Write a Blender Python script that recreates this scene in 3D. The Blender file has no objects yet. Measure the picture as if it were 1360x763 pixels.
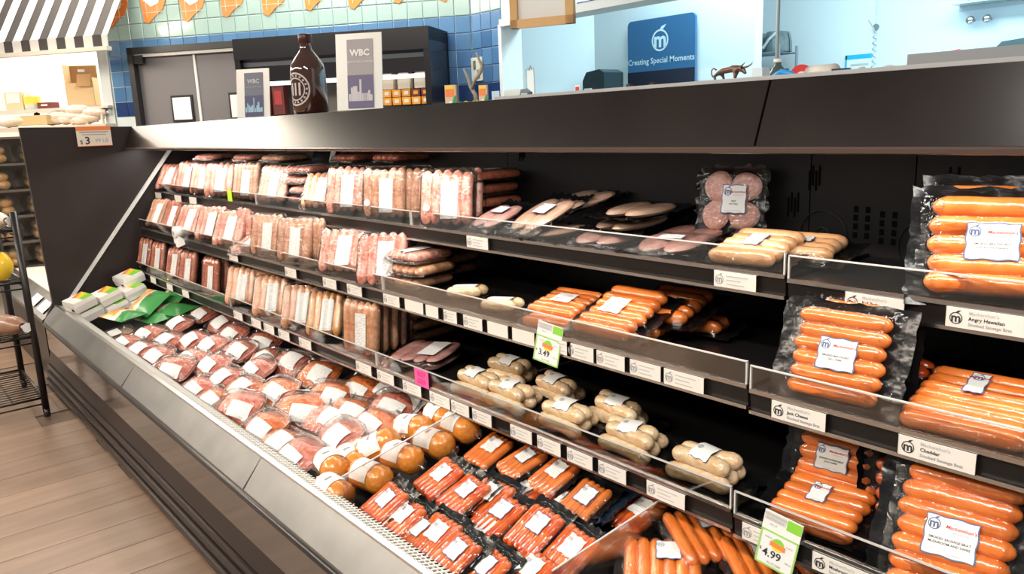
import bpy, math, random
from mathutils import Matrix, Vector
random.seed(7)
C = bpy.context.scene.collection
R = math.radians
PI = math.pi

# ------------------------------------------------------------------ camera
H = 1.295
CR = ((0.646472, 0.762010, -0.037605), (-0.133267, 0.161318, 0.977863), (-0.751208, 0.627150, -0.205839))  # right, up, forward
FPX = 1040.0
cd = bpy.data.cameras.new('camera'); cam = bpy.data.objects.new('camera', cd); C.objects.link(cam)
cd.sensor_width = 36; cd.lens = 36 * FPX / 1360; cd.clip_start = 0.05
rt, up, fw = (Vector(v).normalized() for v in CR)
m = Matrix.Identity(4)
for i in range(3):
    m[i][0] = rt[i]; m[i][1] = up[i]; m[i][2] = -fw[i]
m[2][3] = H
cam.matrix_world = m
bpy.context.scene.camera = cam
def ray(px, py):
    return rt * (px - 680) + up * (381.5 - py) + fw * FPX
def onz(px, py, z):
    r = ray(px, py); t = (z - H) / r.z; return Vector((r.x * t, r.y * t, z))
def ony(px, py, y):
    r = ray(px, py); t = y / r.y; return Vector((r.x * t, y, H + r.z * t))
def onx(px, py, x):
    r = ray(px, py); t = x / r.x; return Vector((x, r.y * t, H + r.z * t))

# ------------------------------------------------------------------ world, lights, exposure
sc = bpy.context.scene
sc.view_settings.view_transform = 'Standard'; sc.view_settings.look = 'None'
sc.view_settings.gamma = 1; sc.view_settings.exposure = 0.55
w = bpy.data.worlds.new('store_ambient'); sc.world = w; w.use_nodes = True
w.node_tree.nodes['Background'].inputs[0].default_value = (1.0, 0.93, 0.84, 1)
w.node_tree.nodes['Background'].inputs[1].default_value = 0.17
def area(name, loc, rot, sx, sy, power, col):
    l = bpy.data.lights.new(name, 'AREA'); l.shape = 'RECTANGLE'; l.size = sx; l.size_y = sy
    l.energy = power; l.color = col
    o = bpy.data.objects.new(name, l); o.location = loc; o.rotation_euler = rot; C.objects.link(o); return o
WARM = (1.0, 0.88, 0.74); NEUT = (1.0, 0.95, 0.88)
area('aisle_light', (-5.4, -2.5, 3.1), (0, 0, 0), 8.5, 0.5, 400, WARM)
area('bakery_light', (-11.0, -0.9, 3.1), (0, 0, 0), 5.0, 1.2, 160, WARM)  # added unseen lamp that gives the canopy's left end its pale reflection
area('aisle_light', (0.15, -0.75, 3.1), (0, 0, 0), 2.4, 0.35, 85, NEUT)
area('aisle_light', (-6.6, 1.2, 3.1), (0, 0, 0), 1.6, 0.8, 40, WARM)
area('counter_light', (-4.6, 2.3, 3.1), (0, 0, 0), 2.5, 0.35, 60, NEUT)
area('canopy_light', (-2.2, 1.30, 1.240), (R(-8), 0, 0), 4.9, 0.05, 13, NEUT)
area('backroom_light', (-1.6, 4.3, 2.75), (0, 0, 0), 4.0, 0.6, 88, (0.70, 0.93, 1.0))

# ------------------------------------------------------------------ materials
MATS = {}
def mat(name, col, rough=0.5, metal=0.0, spec=0.5, coat=0.0, noise=None, bump=None, emit=None, rand=0.0, sss=0.0):
    """noise=(scale, amount, colour2)   bump=(scale, strength)"""
    if name in MATS: return MATS[name]
    M = bpy.data.materials.new(name); M.use_nodes = True
    N = M.node_tree.nodes; L = M.node_tree.links; b = N['Principled BSDF']
    b.inputs['Base Color'].default_value = (*col, 1); b.inputs['Roughness'].default_value = rough
    b.inputs['Metallic'].default_value = metal; b.inputs['Specular IOR Level'].default_value = spec
    b.inputs['Coat Weight'].default_value = coat; b.inputs['Coat Roughness'].default_value = 0.08
    tc = N.new('ShaderNodeTexCoord')
    src = None
    if noise:
        n = N.new('ShaderNodeTexNoise'); n.inputs['Scale'].default_value = noise[0]; n.inputs['Detail'].default_value = 4
        L.new(tc.outputs['Object'], n.inputs['Vector'])
        r = N.new('ShaderNodeValToRGB'); r.color_ramp.elements[0].position = 0.5 - noise[1] / 2; r.color_ramp.elements[1].position = 0.5 + noise[1] / 2
        r.color_ramp.elements[0].color = (*col, 1); r.color_ramp.elements[1].color = (*noise[2], 1)
        L.new(n.outputs['Fac'], r.inputs['Fac']); src = r.outputs['Color']
    if rand:
        oi = N.new('ShaderNodeObjectInfo'); hs = N.new('ShaderNodeHueSaturation')
        mr = N.new('ShaderNodeMapRange'); mr.inputs['To Min'].default_value = 1 - rand; mr.inputs['To Max'].default_value = 1 + rand
        L.new(oi.outputs['Random'], mr.inputs['Value']); L.new(mr.outputs['Result'], hs.inputs['Value'])
        if src: L.new(src, hs.inputs['Color'])
        else: hs.inputs['Color'].default_value = (*col, 1)
        src = hs.outputs['Color']
    if src: L.new(src, b.inputs['Base Color'])
    if bump:
        n2 = N.new('ShaderNodeTexNoise'); n2.inputs['Scale'].default_value = bump[0]; n2.inputs['Detail'].default_value = 3
        L.new(tc.outputs['Object'], n2.inputs['Vector'])
        bp = N.new('ShaderNodeBump'); bp.inputs['Strength'].default_value = bump[1]; bp.inputs['Distance'].default_value = 0.01
        L.new(n2.outputs['Fac'], bp.inputs['Height']); L.new(bp.outputs['Normal'], b.inputs['Normal'])
        if coat: L.new(bp.outputs['Normal'], b.inputs['Coat Normal'])
    if emit:
        b.inputs['Emission Color'].default_value = (*emit[0], 1); b.inputs['Emission Strength'].default_value = emit[1]
    if sss:
        b.inputs['Subsurface Weight'].default_value = sss; b.inputs['Subsurface Radius'].default_value = (0.02, 0.008, 0.005)
    MATS[name] = M; return M
def clear(name, tint, base, edge, rough=0.06, bump=None):
    """thin clear sheet: see-through with a glossy surface that grows at grazing angles"""
    M = bpy.data.materials.new(name); M.use_nodes = True
    N = M.node_tree.nodes; L = M.node_tree.links; N.remove(N['Principled BSDF'])
    out = N['Material Output']; t = N.new('ShaderNodeBsdfTransparent'); t.inputs[0].default_value = (*tint, 1)
    g = N.new('ShaderNodeBsdfGlossy'); g.inputs['Roughness'].default_value = rough
    lw = N.new('ShaderNodeLayerWeight'); lw.inputs['Blend'].default_value = 0.35
    mr = N.new('ShaderNodeMapRange'); mr.inputs['To Min'].default_value = base; mr.inputs['To Max'].default_value = edge
    L.new(lw.outputs['Fresnel'], mr.inputs['Value'])
    mx = N.new('ShaderNodeMixShader'); L.new(mr.outputs['Result'], mx.inputs[0]); L.new(t.outputs[0], mx.inputs[1]); L.new(g.outputs[0], mx.inputs[2])
    if bump:
        tc = N.new('ShaderNodeTexCoord'); n2 = N.new('ShaderNodeTexNoise'); n2.inputs['Scale'].default_value = bump[0]; n2.inputs['Detail'].default_value = 2
        L.new(tc.outputs['Object'], n2.inputs['Vector'])
        bp = N.new('ShaderNodeBump'); bp.inputs['Strength'].default_value = bump[1]; bp.inputs['Distance'].default_value = 0.01
        L.new(n2.outputs['Fac'], bp.inputs['Height']); L.new(bp.outputs['Normal'], g.inputs['Normal']); L.new(bp.outputs['Normal'], lw.inputs['Normal'])
    L.new(mx.outputs[0], out.inputs[0]); MATS[name] = M; return M

FILM = clear('cling_film', (0.98, 0.98, 0.98), 0.045, 0.5, 0.09, (70, 0.6))
TRAYP = clear('clear_tray_plastic', (0.80, 0.80, 0.80), 0.10, 0.6, 0.12)
DIVI = clear('hazy_acrylic', (0.92, 0.92, 0.91), 0.13, 0.6, 0.12)
FILM2 = clear('tight_vacuum_film', (0.98, 0.98, 0.98), 0.02, 0.42, 0.07, (60, 0.5))
ACRY = clear('clear_acrylic', (0.90, 0.90, 0.89), 0.06, 0.45, 0.05)
BLACK = mat('black_panel', (0.008, 0.007, 0.007), 0.5, spec=0.22, noise=(6, 0.5, (0.013, 0.011, 0.011)))
PANEL = mat('dark_end_panel', (0.022, 0.015, 0.014), 0.42, noise=(4, 0.6, (0.03, 0.021, 0.02)))
CANOPY = mat('dark_brown_enamel', (0.007, 0.0045, 0.004), 0.22, spec=0.32, noise=(5, 0.35, (0.014, 0.009, 0.008)))
STEEL = mat('brushed_steel', (0.27, 0.265, 0.255), 0.40, 1.0, noise=(9, 0.6, (0.20, 0.195, 0.19)))
STEELB = mat('bright_steel_edge', (0.82, 0.81, 0.79), 0.30, 1.0)
CHROME = mat('rail_metal', (0.55, 0.54, 0.53), 0.25, 1.0)
RAILD = mat('dark_price_channel', (0.012, 0.010, 0.009), 0.36, spec=0.22)
FRONT = mat('glossy_brown_front', (0.060, 0.042, 0.032), 0.15, spec=0.6, coat=0.5)
KICK = mat('dark_brown_kick', (0.016, 0.010, 0.009), 0.35, spec=0.22)
RUBBER = mat('black_rubber', (0.015, 0.013, 0.014), 0.35)
GRILLE = mat('cream_grille', (0.72, 0.71, 0.66), 0.4)
VOID = mat('dark_slot', (0.003, 0.003, 0.003), 0.9, spec=0.05)
WHITE = mat('white_paper', (0.82, 0.82, 0.80), 0.5)
WPLAS = mat('white_plastic', (0.80, 0.80, 0.77), 0.3)
CARTW = mat('carton_board', (0.92, 0.90, 0.85), 0.5)
TAGW = mat('tag_card', (0.78, 0.74, 0.68), 0.5)
INK = mat('black_ink', (0.03, 0.03, 0.035), 0.6)
GREY = mat('grey_ink', (0.33, 0.33, 0.34), 0.6)
LGREY = mat('pale_grey_ink', (0.50, 0.50, 0.50), 0.6)
REDINK = mat('red_ink', (0.55, 0.05, 0.05), 0.6)
BLUEINK = mat('blue_grey_border', (0.09, 0.13, 0.26), 0.5)
PINK = mat('hot_pink_card', (0.95, 0.10, 0.36), 0.5)
PINKD = mat('dark_pink_ink', (0.60, 0.02, 0.18), 0.6)
LIME = mat('lime_card', (0.50, 0.75, 0.03), 0.5)
GREENI = mat('green_ink', (0.25, 0.62, 0.05), 0.5)
GREENB = mat('green_border', (0.36, 0.62, 0.16), 0.5)
ORI = mat('orange_ink', (0.90, 0.25, 0.07), 0.5)
YELI = mat('yellow_ink', (0.90, 0.65, 0.05), 0.5)
POUCH = mat('black_vacuum_pouch', (0.005, 0.005, 0.006), 0.22, spec=0.45, bump=(20, 0.4))
BLACKTRAY = mat('black_foam_tray', (0.02, 0.02, 0.02), 0.3)
SAUS = {}
def meat(key, c1, c2, sc_=55, bumpy=0.25, rough=0.3, coat=0.7):
    SAUS[key] = mat('meat_' + key, c1, rough, coat=coat, noise=(sc_, 0.32, c2), bump=(60, bumpy), rand=0.12)
meat('pink', (0.62, 0.21, 0.145), (0.84, 0.49, 0.37), 75)
meat('rose', (0.56, 0.15, 0.10), (0.79, 0.39, 0.28), 75)
meat('tan', (0.54, 0.23, 0.13), (0.76, 0.45, 0.29), 75)
meat('brown', (0.38, 0.085, 0.045), (0.56, 0.20, 0.11), 70)
meat('peach', (0.70, 0.27, 0.12), (0.82, 0.50, 0.30), 70)
meat('amber', (0.70, 0.30, 0.07), (0.78, 0.42, 0.14))
meat('orange', (0.74, 0.17, 0.025), (0.80, 0.24, 0.05), 30, 0.14, 0.28, 1.0)
meat('scarlet', (0.58, 0.058, 0.003), (0.72, 0.15, 0.012), 30, 0.25, 0.28, 1.0)
meat('brat', (0.66, 0.42, 0.20), (0.82, 0.63, 0.42), 50, 0.5)
meat('smoked', (0.74, 0.36, 0.15), (0.78, 0.46, 0.24), 30)
meat('ham', (0.70, 0.40, 0.28), (0.76, 0.52, 0.38), 40, 0.15, 0.35)
meat('hampink', (0.70, 0.32, 0.27), (0.74, 0.45, 0.38), 40, 0.15, 0.35)
meat('patty', (0.60, 0.27, 0.21), (0.68, 0.38, 0.31), 120, 0.5, 0.5, 0.3)
meat('ground', (0.62, 0.14, 0.09), (0.80, 0.34, 0.24), 70, 0.6)
meat('groundorange', (0.72, 0.13, 0.02), (0.82, 0.30, 0.10), 70, 0.6)
meat('chub', (0.56, 0.16, 0.015), (0.66, 0.26, 0.04), 50, 0.3)
meat('bacon', (0.70, 0.27, 0.24), (0.82, 0.52, 0.46), 35, 0.2)

def printed(name, scale_y=24.0, dark=0.45, amount=0.5):
    """white label stock with grey printed lines (flat print only)"""
    M = bpy.data.materials.new(name); M.use_nodes = True
    N = M.node_tree.nodes; L = M.node_tree.links; b = N['Principled BSDF']; b.inputs['Roughness'].default_value = 0.4
    uv = N.new('ShaderNodeTexCoord'); mp = N.new('ShaderNodeMapping'); mp.inputs['Scale'].default_value = (14, scale_y, 1)
    L.new(uv.outputs['UV'], mp.inputs['Vector'])
    wv = N.new('ShaderNodeTexWave'); wv.bands_direction = 'Y'; wv.inputs['Scale'].default_value = 0.32; wv.inputs['Distortion'].default_value = 0
    n = N.new('ShaderNodeTexNoise'); n.inputs['Scale'].default_value = 1.2; n.inputs['Detail'].default_value = 2
    L.new(mp.outputs[0], wv.inputs['Vector']); L.new(mp.outputs[0], n.inputs['Vector'])
    g1 = N.new('ShaderNodeMath'); g1.operation = 'GREATER_THAN'; g1.inputs[1].default_value = 0.62; L.new(wv.outputs['Fac'], g1.inputs[0])
    g2 = N.new('ShaderNodeMath'); g2.operation = 'GREATER_THAN'; g2.inputs[1].default_value = amount; L.new(n.outputs['Fac'], g2.inputs[0])
    mu = N.new('ShaderNodeMath'); mu.operation = 'MULTIPLY'; L.new(g1.outputs[0], mu.inputs[0]); L.new(g2.outputs[0], mu.inputs[1])
    mx = N.new('ShaderNodeMix'); mx.data_type = 'RGBA'; mx.inputs[6].default_value = (0.80, 0.80, 0.78, 1); mx.inputs[7].default_value = (dark, dark, dark, 1)
    L.new(mu.outputs[0], mx.inputs[0]); L.new(mx.outputs[2], b.inputs['Base Color'])
    MATS[name] = M; return M
LABEL = printed('printed_label', 24.0, 0.36, 0.50)

# ------------------------------------------------------------------ mesh helpers
class MB:
    def __init__(s): s.v = []; s.f = []; s.uv = {}
    def add(s, vs, fs):
        o = len(s.v); s.v += [tuple(v) for v in vs]; s.f += [tuple(i + o for i in f) for f in fs]; return o
    def box(s, c, d, rz=0.0, M=None):
        x, y, z = d[0] / 2, d[1] / 2, d[2] / 2
        vs = [Vector((a * x, b * y, e * z)) for e in (-1, 1) for b in (-1, 1) for a in (-1, 1)]
        if rz: vs = [Matrix.Rotation(rz, 3, 'Z') @ v for v in vs]
        if M: vs = [M @ v for v in vs]
        vs = [v + Vector(c) for v in vs]
        s.add(vs, [(0, 2, 3, 1), (4, 5, 7, 6), (0, 1, 5, 4), (2, 6, 7, 3), (0, 4, 6, 2), (1, 3, 7, 5)]); return s
    def prism(s, pts, x0, x1, axis='x'):
        """closed outline of (a, b) points swept between x0 and x1 along an axis"""
        n = len(pts)
        def P(t, a, b): return {'x': (t, a, b), 'y': (a, t, b), 'z': (a, b, t)}[axis]
        vs = [P(x0, *p) for p in pts] + [P(x1, *p) for p in pts]
        fs = [(i, (i + 1) % n, n + (i + 1) % n, n + i) for i in range(n)] + [tuple(range(n))[::-1], tuple(range(n, 2 * n))]
        s.add(vs, fs); return s
    def tube(s, pts, r, n=8, caps=True):
        pts = [Vector(p) for p in pts]; rr = r if isinstance(r, (list, tuple)) else [r] * len(pts)
        vs = []; prev = None
        for i, p in enumerate(pts):
            t = (pts[min(i + 1, len(pts) - 1)] - pts[max(i - 1, 0)]).normalized()
            if prev is None:
                a = Vector((0, 0, 1)) if abs(t.z) < 0.9 else Vector((1, 0, 0)); u = t.cross(a).normalized()
            else: u = (prev - t * prev.dot(t)).normalized()
            prev = u; q = t.cross(u)
            for k in range(n):
                an = 2 * PI * k / n; vs.append(p + (u * math.cos(an) + q * math.sin(an)) * rr[i])
        fs = [(i * n + k, i * n + (k + 1) % n, (i + 1) * n + (k + 1) % n, (i + 1) * n + k) for i in range(len(pts) - 1) for k in range(n)]
        if caps: fs += [tuple(range(n))[::-1], tuple(range((len(pts) - 1) * n, len(pts) * n))]
        s.add(vs, fs); return s
    def lathe(s, prof, n=20, c=(0, 0, 0), axis='z'):
        vs = []
        for r, h in prof:
            for k in range(n):
                a = 2 * PI * k / n; x, y = r * math.cos(a), r * math.sin(a)
                vs.append(Vector((x, y, h) if axis == 'z' else (x, h, y) if axis == 'y' else (h, x, y)) + Vector(c))
        fs = [(i * n + k, i * n + (k + 1) % n, (i + 1) * n + (k + 1) % n, (i + 1) * n + k) for i in range(len(prof) - 1) for k in range(n)]
        fs += [tuple(range(n))[::-1], tuple(range((len(prof) - 1) * n, len(prof) * n))]
        s.add(vs, fs); return s
    def grid(s, fn, nu, nv):
        o = len(s.v)
        for j in range(nv + 1):
            for i in range(nu + 1):
                s.v.append(tuple(fn(i / nu, j / nv))); s.uv[len(s.v) - 1] = (i / nu, j / nv)
        for j in range(nv):
            for i in range(nu):
                a = o + j * (nu + 1) + i; s.f.append((a, a + 1, a + nu + 2, a + nu + 1))
        return s
    def polar(s, fn, nr, nt):
        """fn(rho, theta) -> point, rho 0..1"""
        o = len(s.v); s.v.append(tuple(fn(0, 0)))
        for j in range(1, nr + 1):
            for k in range(nt): s.v.append(tuple(fn(j / nr, 2 * PI * k / nt)))
        for k in range(nt): s.f.append((o, o + 1 + k, o + 1 + (k + 1) % nt))
        for j in range(nr - 1):
            for k in range(nt):
                a = o + 1 + j * nt; b = a + nt; s.f.append((a + k, b + k, b + (k + 1) % nt, a + (k + 1) % nt))
        return s
    def mesh(s, name, material, smooth=False):
        me = bpy.data.meshes.new(name); me.from_pydata(s.v, [], s.f); me.validate(); me.update()
        if s.uv:
            ul = me.uv_layers.new(name='UVMap')
            for l in me.loops: ul.data[l.index].uv = s.uv.get(l.vertex_index, (0, 0))
        me.materials.append(material)
        if smooth: me.polygons.foreach_set('use_smooth', [True] * len(me.polygons))
        return me
    def obj(s, name, material, parent=None, smooth=False):
        return put(name, s.mesh(name, material, smooth), parent)
def put(name, me, parent=None, loc=None, rot=None):
    o = bpy.data.objects.new(name, me); C.objects.link(o)
    if parent: o.parent = parent
    if loc is not None: o.location = loc
    if rot is not None: o.rotation_euler = rot
    return o
LABELS = {}
def tag(o, label, cat, group=None, kind=None):
    o['label'] = label; o['category'] = cat
    if group: o['group'] = group
    if kind: o['kind'] = kind
    LABELS.setdefault(label, []).append(o.name); return o
def thing(name, label, cat, loc=(0, 0, 0), rot=(0, 0, 0), group=None):
    o = bpy.data.objects.new(name, None); o.empty_display_size = 0.02; C.objects.link(o)
    o.location = loc; o.rotation_euler = rot; return tag(o, label, cat, group)
def struct(o): o['kind'] = 'structure'; return o
def copy_tree(o, parent=None):
    c = o.copy(); C.objects.link(c); c.parent = parent
    for ch in o.children: copy_tree(ch, c)
    return c
TXT = {}
def text_mesh(body, size, material, bold=0.0, align='CENTER', shear=0.0):
    k = (body, size, material.name, bold, align, shear)
    if k in TXT: return TXT[k]
    cu = bpy.data.curves.new('lettering', 'FONT'); cu.body = body; cu.size = size; cu.align_x = align; cu.align_y = 'CENTER'
    cu.offset = bold; cu.shear = shear; cu.resolution_u = 2
    o = bpy.data.objects.new('lettering', cu); C.objects.link(o)
    dg = bpy.context.evaluated_depsgraph_get(); dg.update()
    me = bpy.data.meshes.new_from_object(o.evaluated_get(dg)); me.materials.clear(); me.materials.append(material)
    bpy.data.objects.remove(o); TXT[k] = me; return me
def ordinal(n):
    return ['first', 'second', 'third', 'fourth', 'fifth', 'sixth', 'seventh', 'eighth', 'ninth', 'tenth', 'eleventh', 'twelfth', 'thirteenth', 'fourteenth',
            'fifteenth', 'sixteenth', 'seventeenth', 'eighteenth', 'nineteenth', 'twentieth', 'twenty-first', 'twenty-second', 'twenty-third'][n - 1]

# ================================================================== FLOOR
XL, XR = -4.75, 0.75      # the case along x
WOOD = []
for i, (c1, c2) in enumerate([((0.125, 0.074, 0.046), (0.235, 0.153, 0.105)), ((0.135, 0.081, 0.052), (0.25, 0.165, 0.114)), ((0.118, 0.070, 0.044), (0.225, 0.146, 0.099))]):
    M = mat('floor_wood_%d' % i, c1, 0.42, noise=(3.0, 0.6, c2), rand=0.07)
    for n in M.node_tree.nodes:                       # stretch the grain along the plank
        if n.type == 'TEX_NOISE':
            mp = M.node_tree.nodes.new('ShaderNodeMapping'); mp.inputs['Scale'].default_value = (6, 0.7, 1)
            tc = [q for q in M.node_tree.nodes if q.type == 'TEX_COORD'][0]
            M.node_tree.links.new(tc.outputs['Object'], mp.inputs['Vector']); M.node_tree.links.new(mp.outputs[0], n.inputs['Vector'])
    WOOD.append(M)
fl = struct(MB().box((-3, 1.5, -0.03), (14, 9, 0.05)).obj('floor', mat('floor_joint', (0.12, 0.075, 0.05), 0.7)))
PW, PLN = 0.18, 1.25
PM = [MB().prism([(-PW / 2 + .0008, -.006), (PW / 2 - .0008, -.006), (PW / 2 - .0008, -.0006), (PW / 2 - .002, 0), (-PW / 2 + .002, 0), (-PW / 2 + .0008, -.0006)], -PLN / 2 + .0008, PLN / 2 - .0008, 'y').mesh('plank', WOOD[i]) for i in range(3)]
for i in range(40):
    off = random.uniform(-0.6, 0.6)
    for j in range(2):
        put('plank', PM[random.randrange(3)], fl, (-7.0 + i * PW, -1.1 + off * 0.5 + j * PLN, 0.001))

# ================================================================== THE MEAT CASE
case = thing('meat_case', 'long open refrigerated meat case with dark interior and steel front lip', 'display case', (0, 0, 0))
XC = (XL + XR) / 2; LX = XR - XL
# front: bumper, steel lip, grille, panel, kick ribs
XF = -6.3
MB().prism([(0.750, 0.421), (0.690, 0.345), (0.686, 0.330), (0.700, 0.325), (0.760, 0.400)], XL, XR).obj('steel_lip', STEEL, case)
MB().prism([(0.765, 0.4175), (0.765, 0.424), (0.750, 0.424), (0.748, 0.4185)], XL, XR).obj('lip_edge', STEELB, case)
MB().tube([(XL, 0.690, 0.328), (XR, 0.690, 0.328)], 0.011, 10).obj('bumper', RUBBER, case, True)
for x in (-0.785, -2.0, -3.22):
    MB().prism([(0.751, 0.4225), (0.689, 0.3465), (0.690, 0.344), (0.752, 0.420)], x - 0.002, x + 0.002).obj('lip_joint', RUBBER, case)
MB().prism([(0.694, 0.326), (0.694, 0.190), (0.73, 0.190), (0.73, 0.33)], XL, XR).obj('front_panel', FRONT, case)
MB().prism([(0.700, 0.190), (0.684, 0.118), (0.73, 0.118), (0.73, 0.190)], XL, XR).obj('lower_panel', KICK, case)  # darker brown imitates where the front panel's beige reflection ends
for k in range(3):
    z = 0.099 - k * 0.037; y = 0.680 - k * 0.010
    MB().prism([(y + .02, z - .017), (y - .004, z - .014), (y - .008, z), (y - .004, z + .012), (y + .02, z + .016), (0.73, z + .016), (0.73, z - .017)], XL, XR).obj('kick_rib', mat('kick_rib_%d' % k, (0.018, 0.011, 0.0095), 0.28, spec=0.25), case)
MB().box((XC, 1.2, 0.125), (LX, 0.94, 0.25)).obj('base', BLACK, case)
# honeycomb return-air grille: frame and cross bars
gr = MB()
gr.prism([(0.765, 0.4185), (0.765, 0.413), (0.812, 0.3995), (0.812, 0.405)], XL, XL + .004)
x = XL
while x < XR:
    gr.prism([(0.766, 0.4180), (0.766, 0.4160), (0.811, 0.4025), (0.811, 0.4045)], x, x + 0.0062); x += 0.0150
for yy in (0.776, 0.7885, 0.800):
    zz = 0.418 - (yy - 0.765) * 0.29
    gr.prism([(yy - .001, zz - .008), (yy + .001, zz - .008), (yy + .001, zz - .0005), (yy - .001, zz - .0005)], XL, XR)
g = gr.obj('grille', GRILLE, case); g['kind'] = 'stuff'
MB().prism([(0.760, 0.385), (0.806, 0.372), (0.806, 0.25), (0.812, 0.25), (0.812, 0.403), (0.806, 0.405), (0.806, 0.378), (0.760, 0.390)], XL, XR).obj('grille_duct', VOID, case)
def deckz(y): return 0.303 + 0.15 * (y - 0.81)
MB().prism([(0.812, deckz(.812)), (1.66, deckz(1.66)), (1.66, 0.25), (0.812, 0.25)], XL, XR).obj('deck', mat('dark_deck', (0.02, 0.018, 0.018), 0.35), case)
# back wall panels with seams, slots and fan rings
xs = [XL, -3.22, -2.0, -0.93, -0.70, -0.50, -0.28, XR]
for a, b in zip(xs[:-1], xs[1:]):
    MB().prism([(a + .0015, 0.30), (b - .0015, 0.30), (b - .0015, 1.30), (a + .0015, 1.30)], 1.672, 1.70, 'y').obj('back_panel', BLACK, case)
MB().box((XC, 1.70, 0.8), (LX, 0.03, 1.0)).obj('back_liner', VOID, case)
def slots(px, py, cols, rows, w_, h_, dx, dz):
    c = ony(px, py, 1.671); b = MB()
    for i in range(cols):
        for j in range(rows):
            b.box((c.x + i * dx, 1.671, c.z - j * dz + (0.012 if (i % 2 and rows == 1) else 0)), (w_, 0.002, h_))
    o = b.obj('vent_slots', VOID, case); o['kind'] = 'stuff'
slots(1137, 278, 2, 4, 0.009, 0.013, 0.026, 0.019)
slots(1172, 285, 2, 4, 0.009, 0.013, 0.026, 0.019)
for p in ((1075, 240), (1047, 275), (1255, 245), (690, 205)):
    slots(p[0], p[1], 4, 1, 0.004, 0.045, 0.008, 0.02)
for px, py, rr in ((1092, 312, 0.055), (1232, 330, 0.06), (716, 352, 0.05), (1325, 455, 0.05)):
    c = ony(px, py, 1.668)
    b = MB(); b.tube([(c.x + rr * math.cos(t * PI / 16), 1.669, c.z + rr * math.sin(t * PI / 16)) for t in range(33)], 0.0012, 6, False)
    b.tube([(c.x + .3 * rr * math.cos(t * PI / 8), 1.669, c.z + .3 * rr * math.sin(t * PI / 8)) for t in range(17)], 0.0012, 6, False)
    b.obj('fan_ring', mat('fan_ring_black', (0.012, 0.012, 0.012), 0.4), case, True)
# canopy: sloping enamel face in two lengths, light rail, service ledge on top
def canopy_piece(x0, x1):
    MB().prism([(1.213, 1.238), (1.258, 1.351), (1.285, 1.351), (1.285, 1.238)], x0, x1).obj('canopy_face', CANOPY, case)
canopy_piece(XL + .003, -0.7845); canopy_piece(-0.7795, XR)
MB().prism([(1.214, 1.238), (1.209, 1.234), (1.211, 1.227), (1.235, 1.224), (1.235, 1.238)], XL + .003, XR).obj('canopy_rail', mat('rail_brown', (0.12, 0.085, 0.075), 0.25, 0.4), case)
MB().box((XC, 1.475, 1.335), (LX, 0.42, 0.03)).obj('canopy_top', BLACK, case)
MB().prism([(1.285, 1.262), (1.672, 1.262), (1.672, 1.300), (1.285, 1.300)], XL, XR).obj('canopy_underside', BLACK, case)
MB().box(((-1.55 + XR) / 2, 1.275, 1.3545), (XR + 1.55, 0.028, 0.007)).obj('ledge_trim', mat('ledge_metal', (0.55, 0.56, 0.57), 0.3, 0.7), case)
MB().box(((XR - 0.62) / 2, 1.44, 1.372), (XR + 0.62, 0.05, 0.022)).obj('glass_track', mat('track_grey', (0.35, 0.36, 0.38), 0.3, 0.6), case)
MB().tube([(XL + .05, 1.312, 1.252), (XR, 1.312, 1.252)], 0.008, 8).obj('light_tube', mat('tube_glow', (1, 1, 1), 0.5, emit=((1.0, 0.96, 0.9), 4.0)), case)
# end panel and its diagonal bumper strip
MB().prism([(0.700, 0.0), (1.70, 0.0), (1.70, 1.352), (1.258, 1.352), (0.722, 1.363), (0.745, 0.436), (0.700, 0.350)], XL - 0.03, XL).obj('end_panel', PANEL, case)
MB().prism([(0.826, 0.452), (0.840, 0.446), (1.462, 1.222), (1.452, 1.236)], XL, XL + 0.022).obj('diagonal_strip', WPLAS, case)
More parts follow.
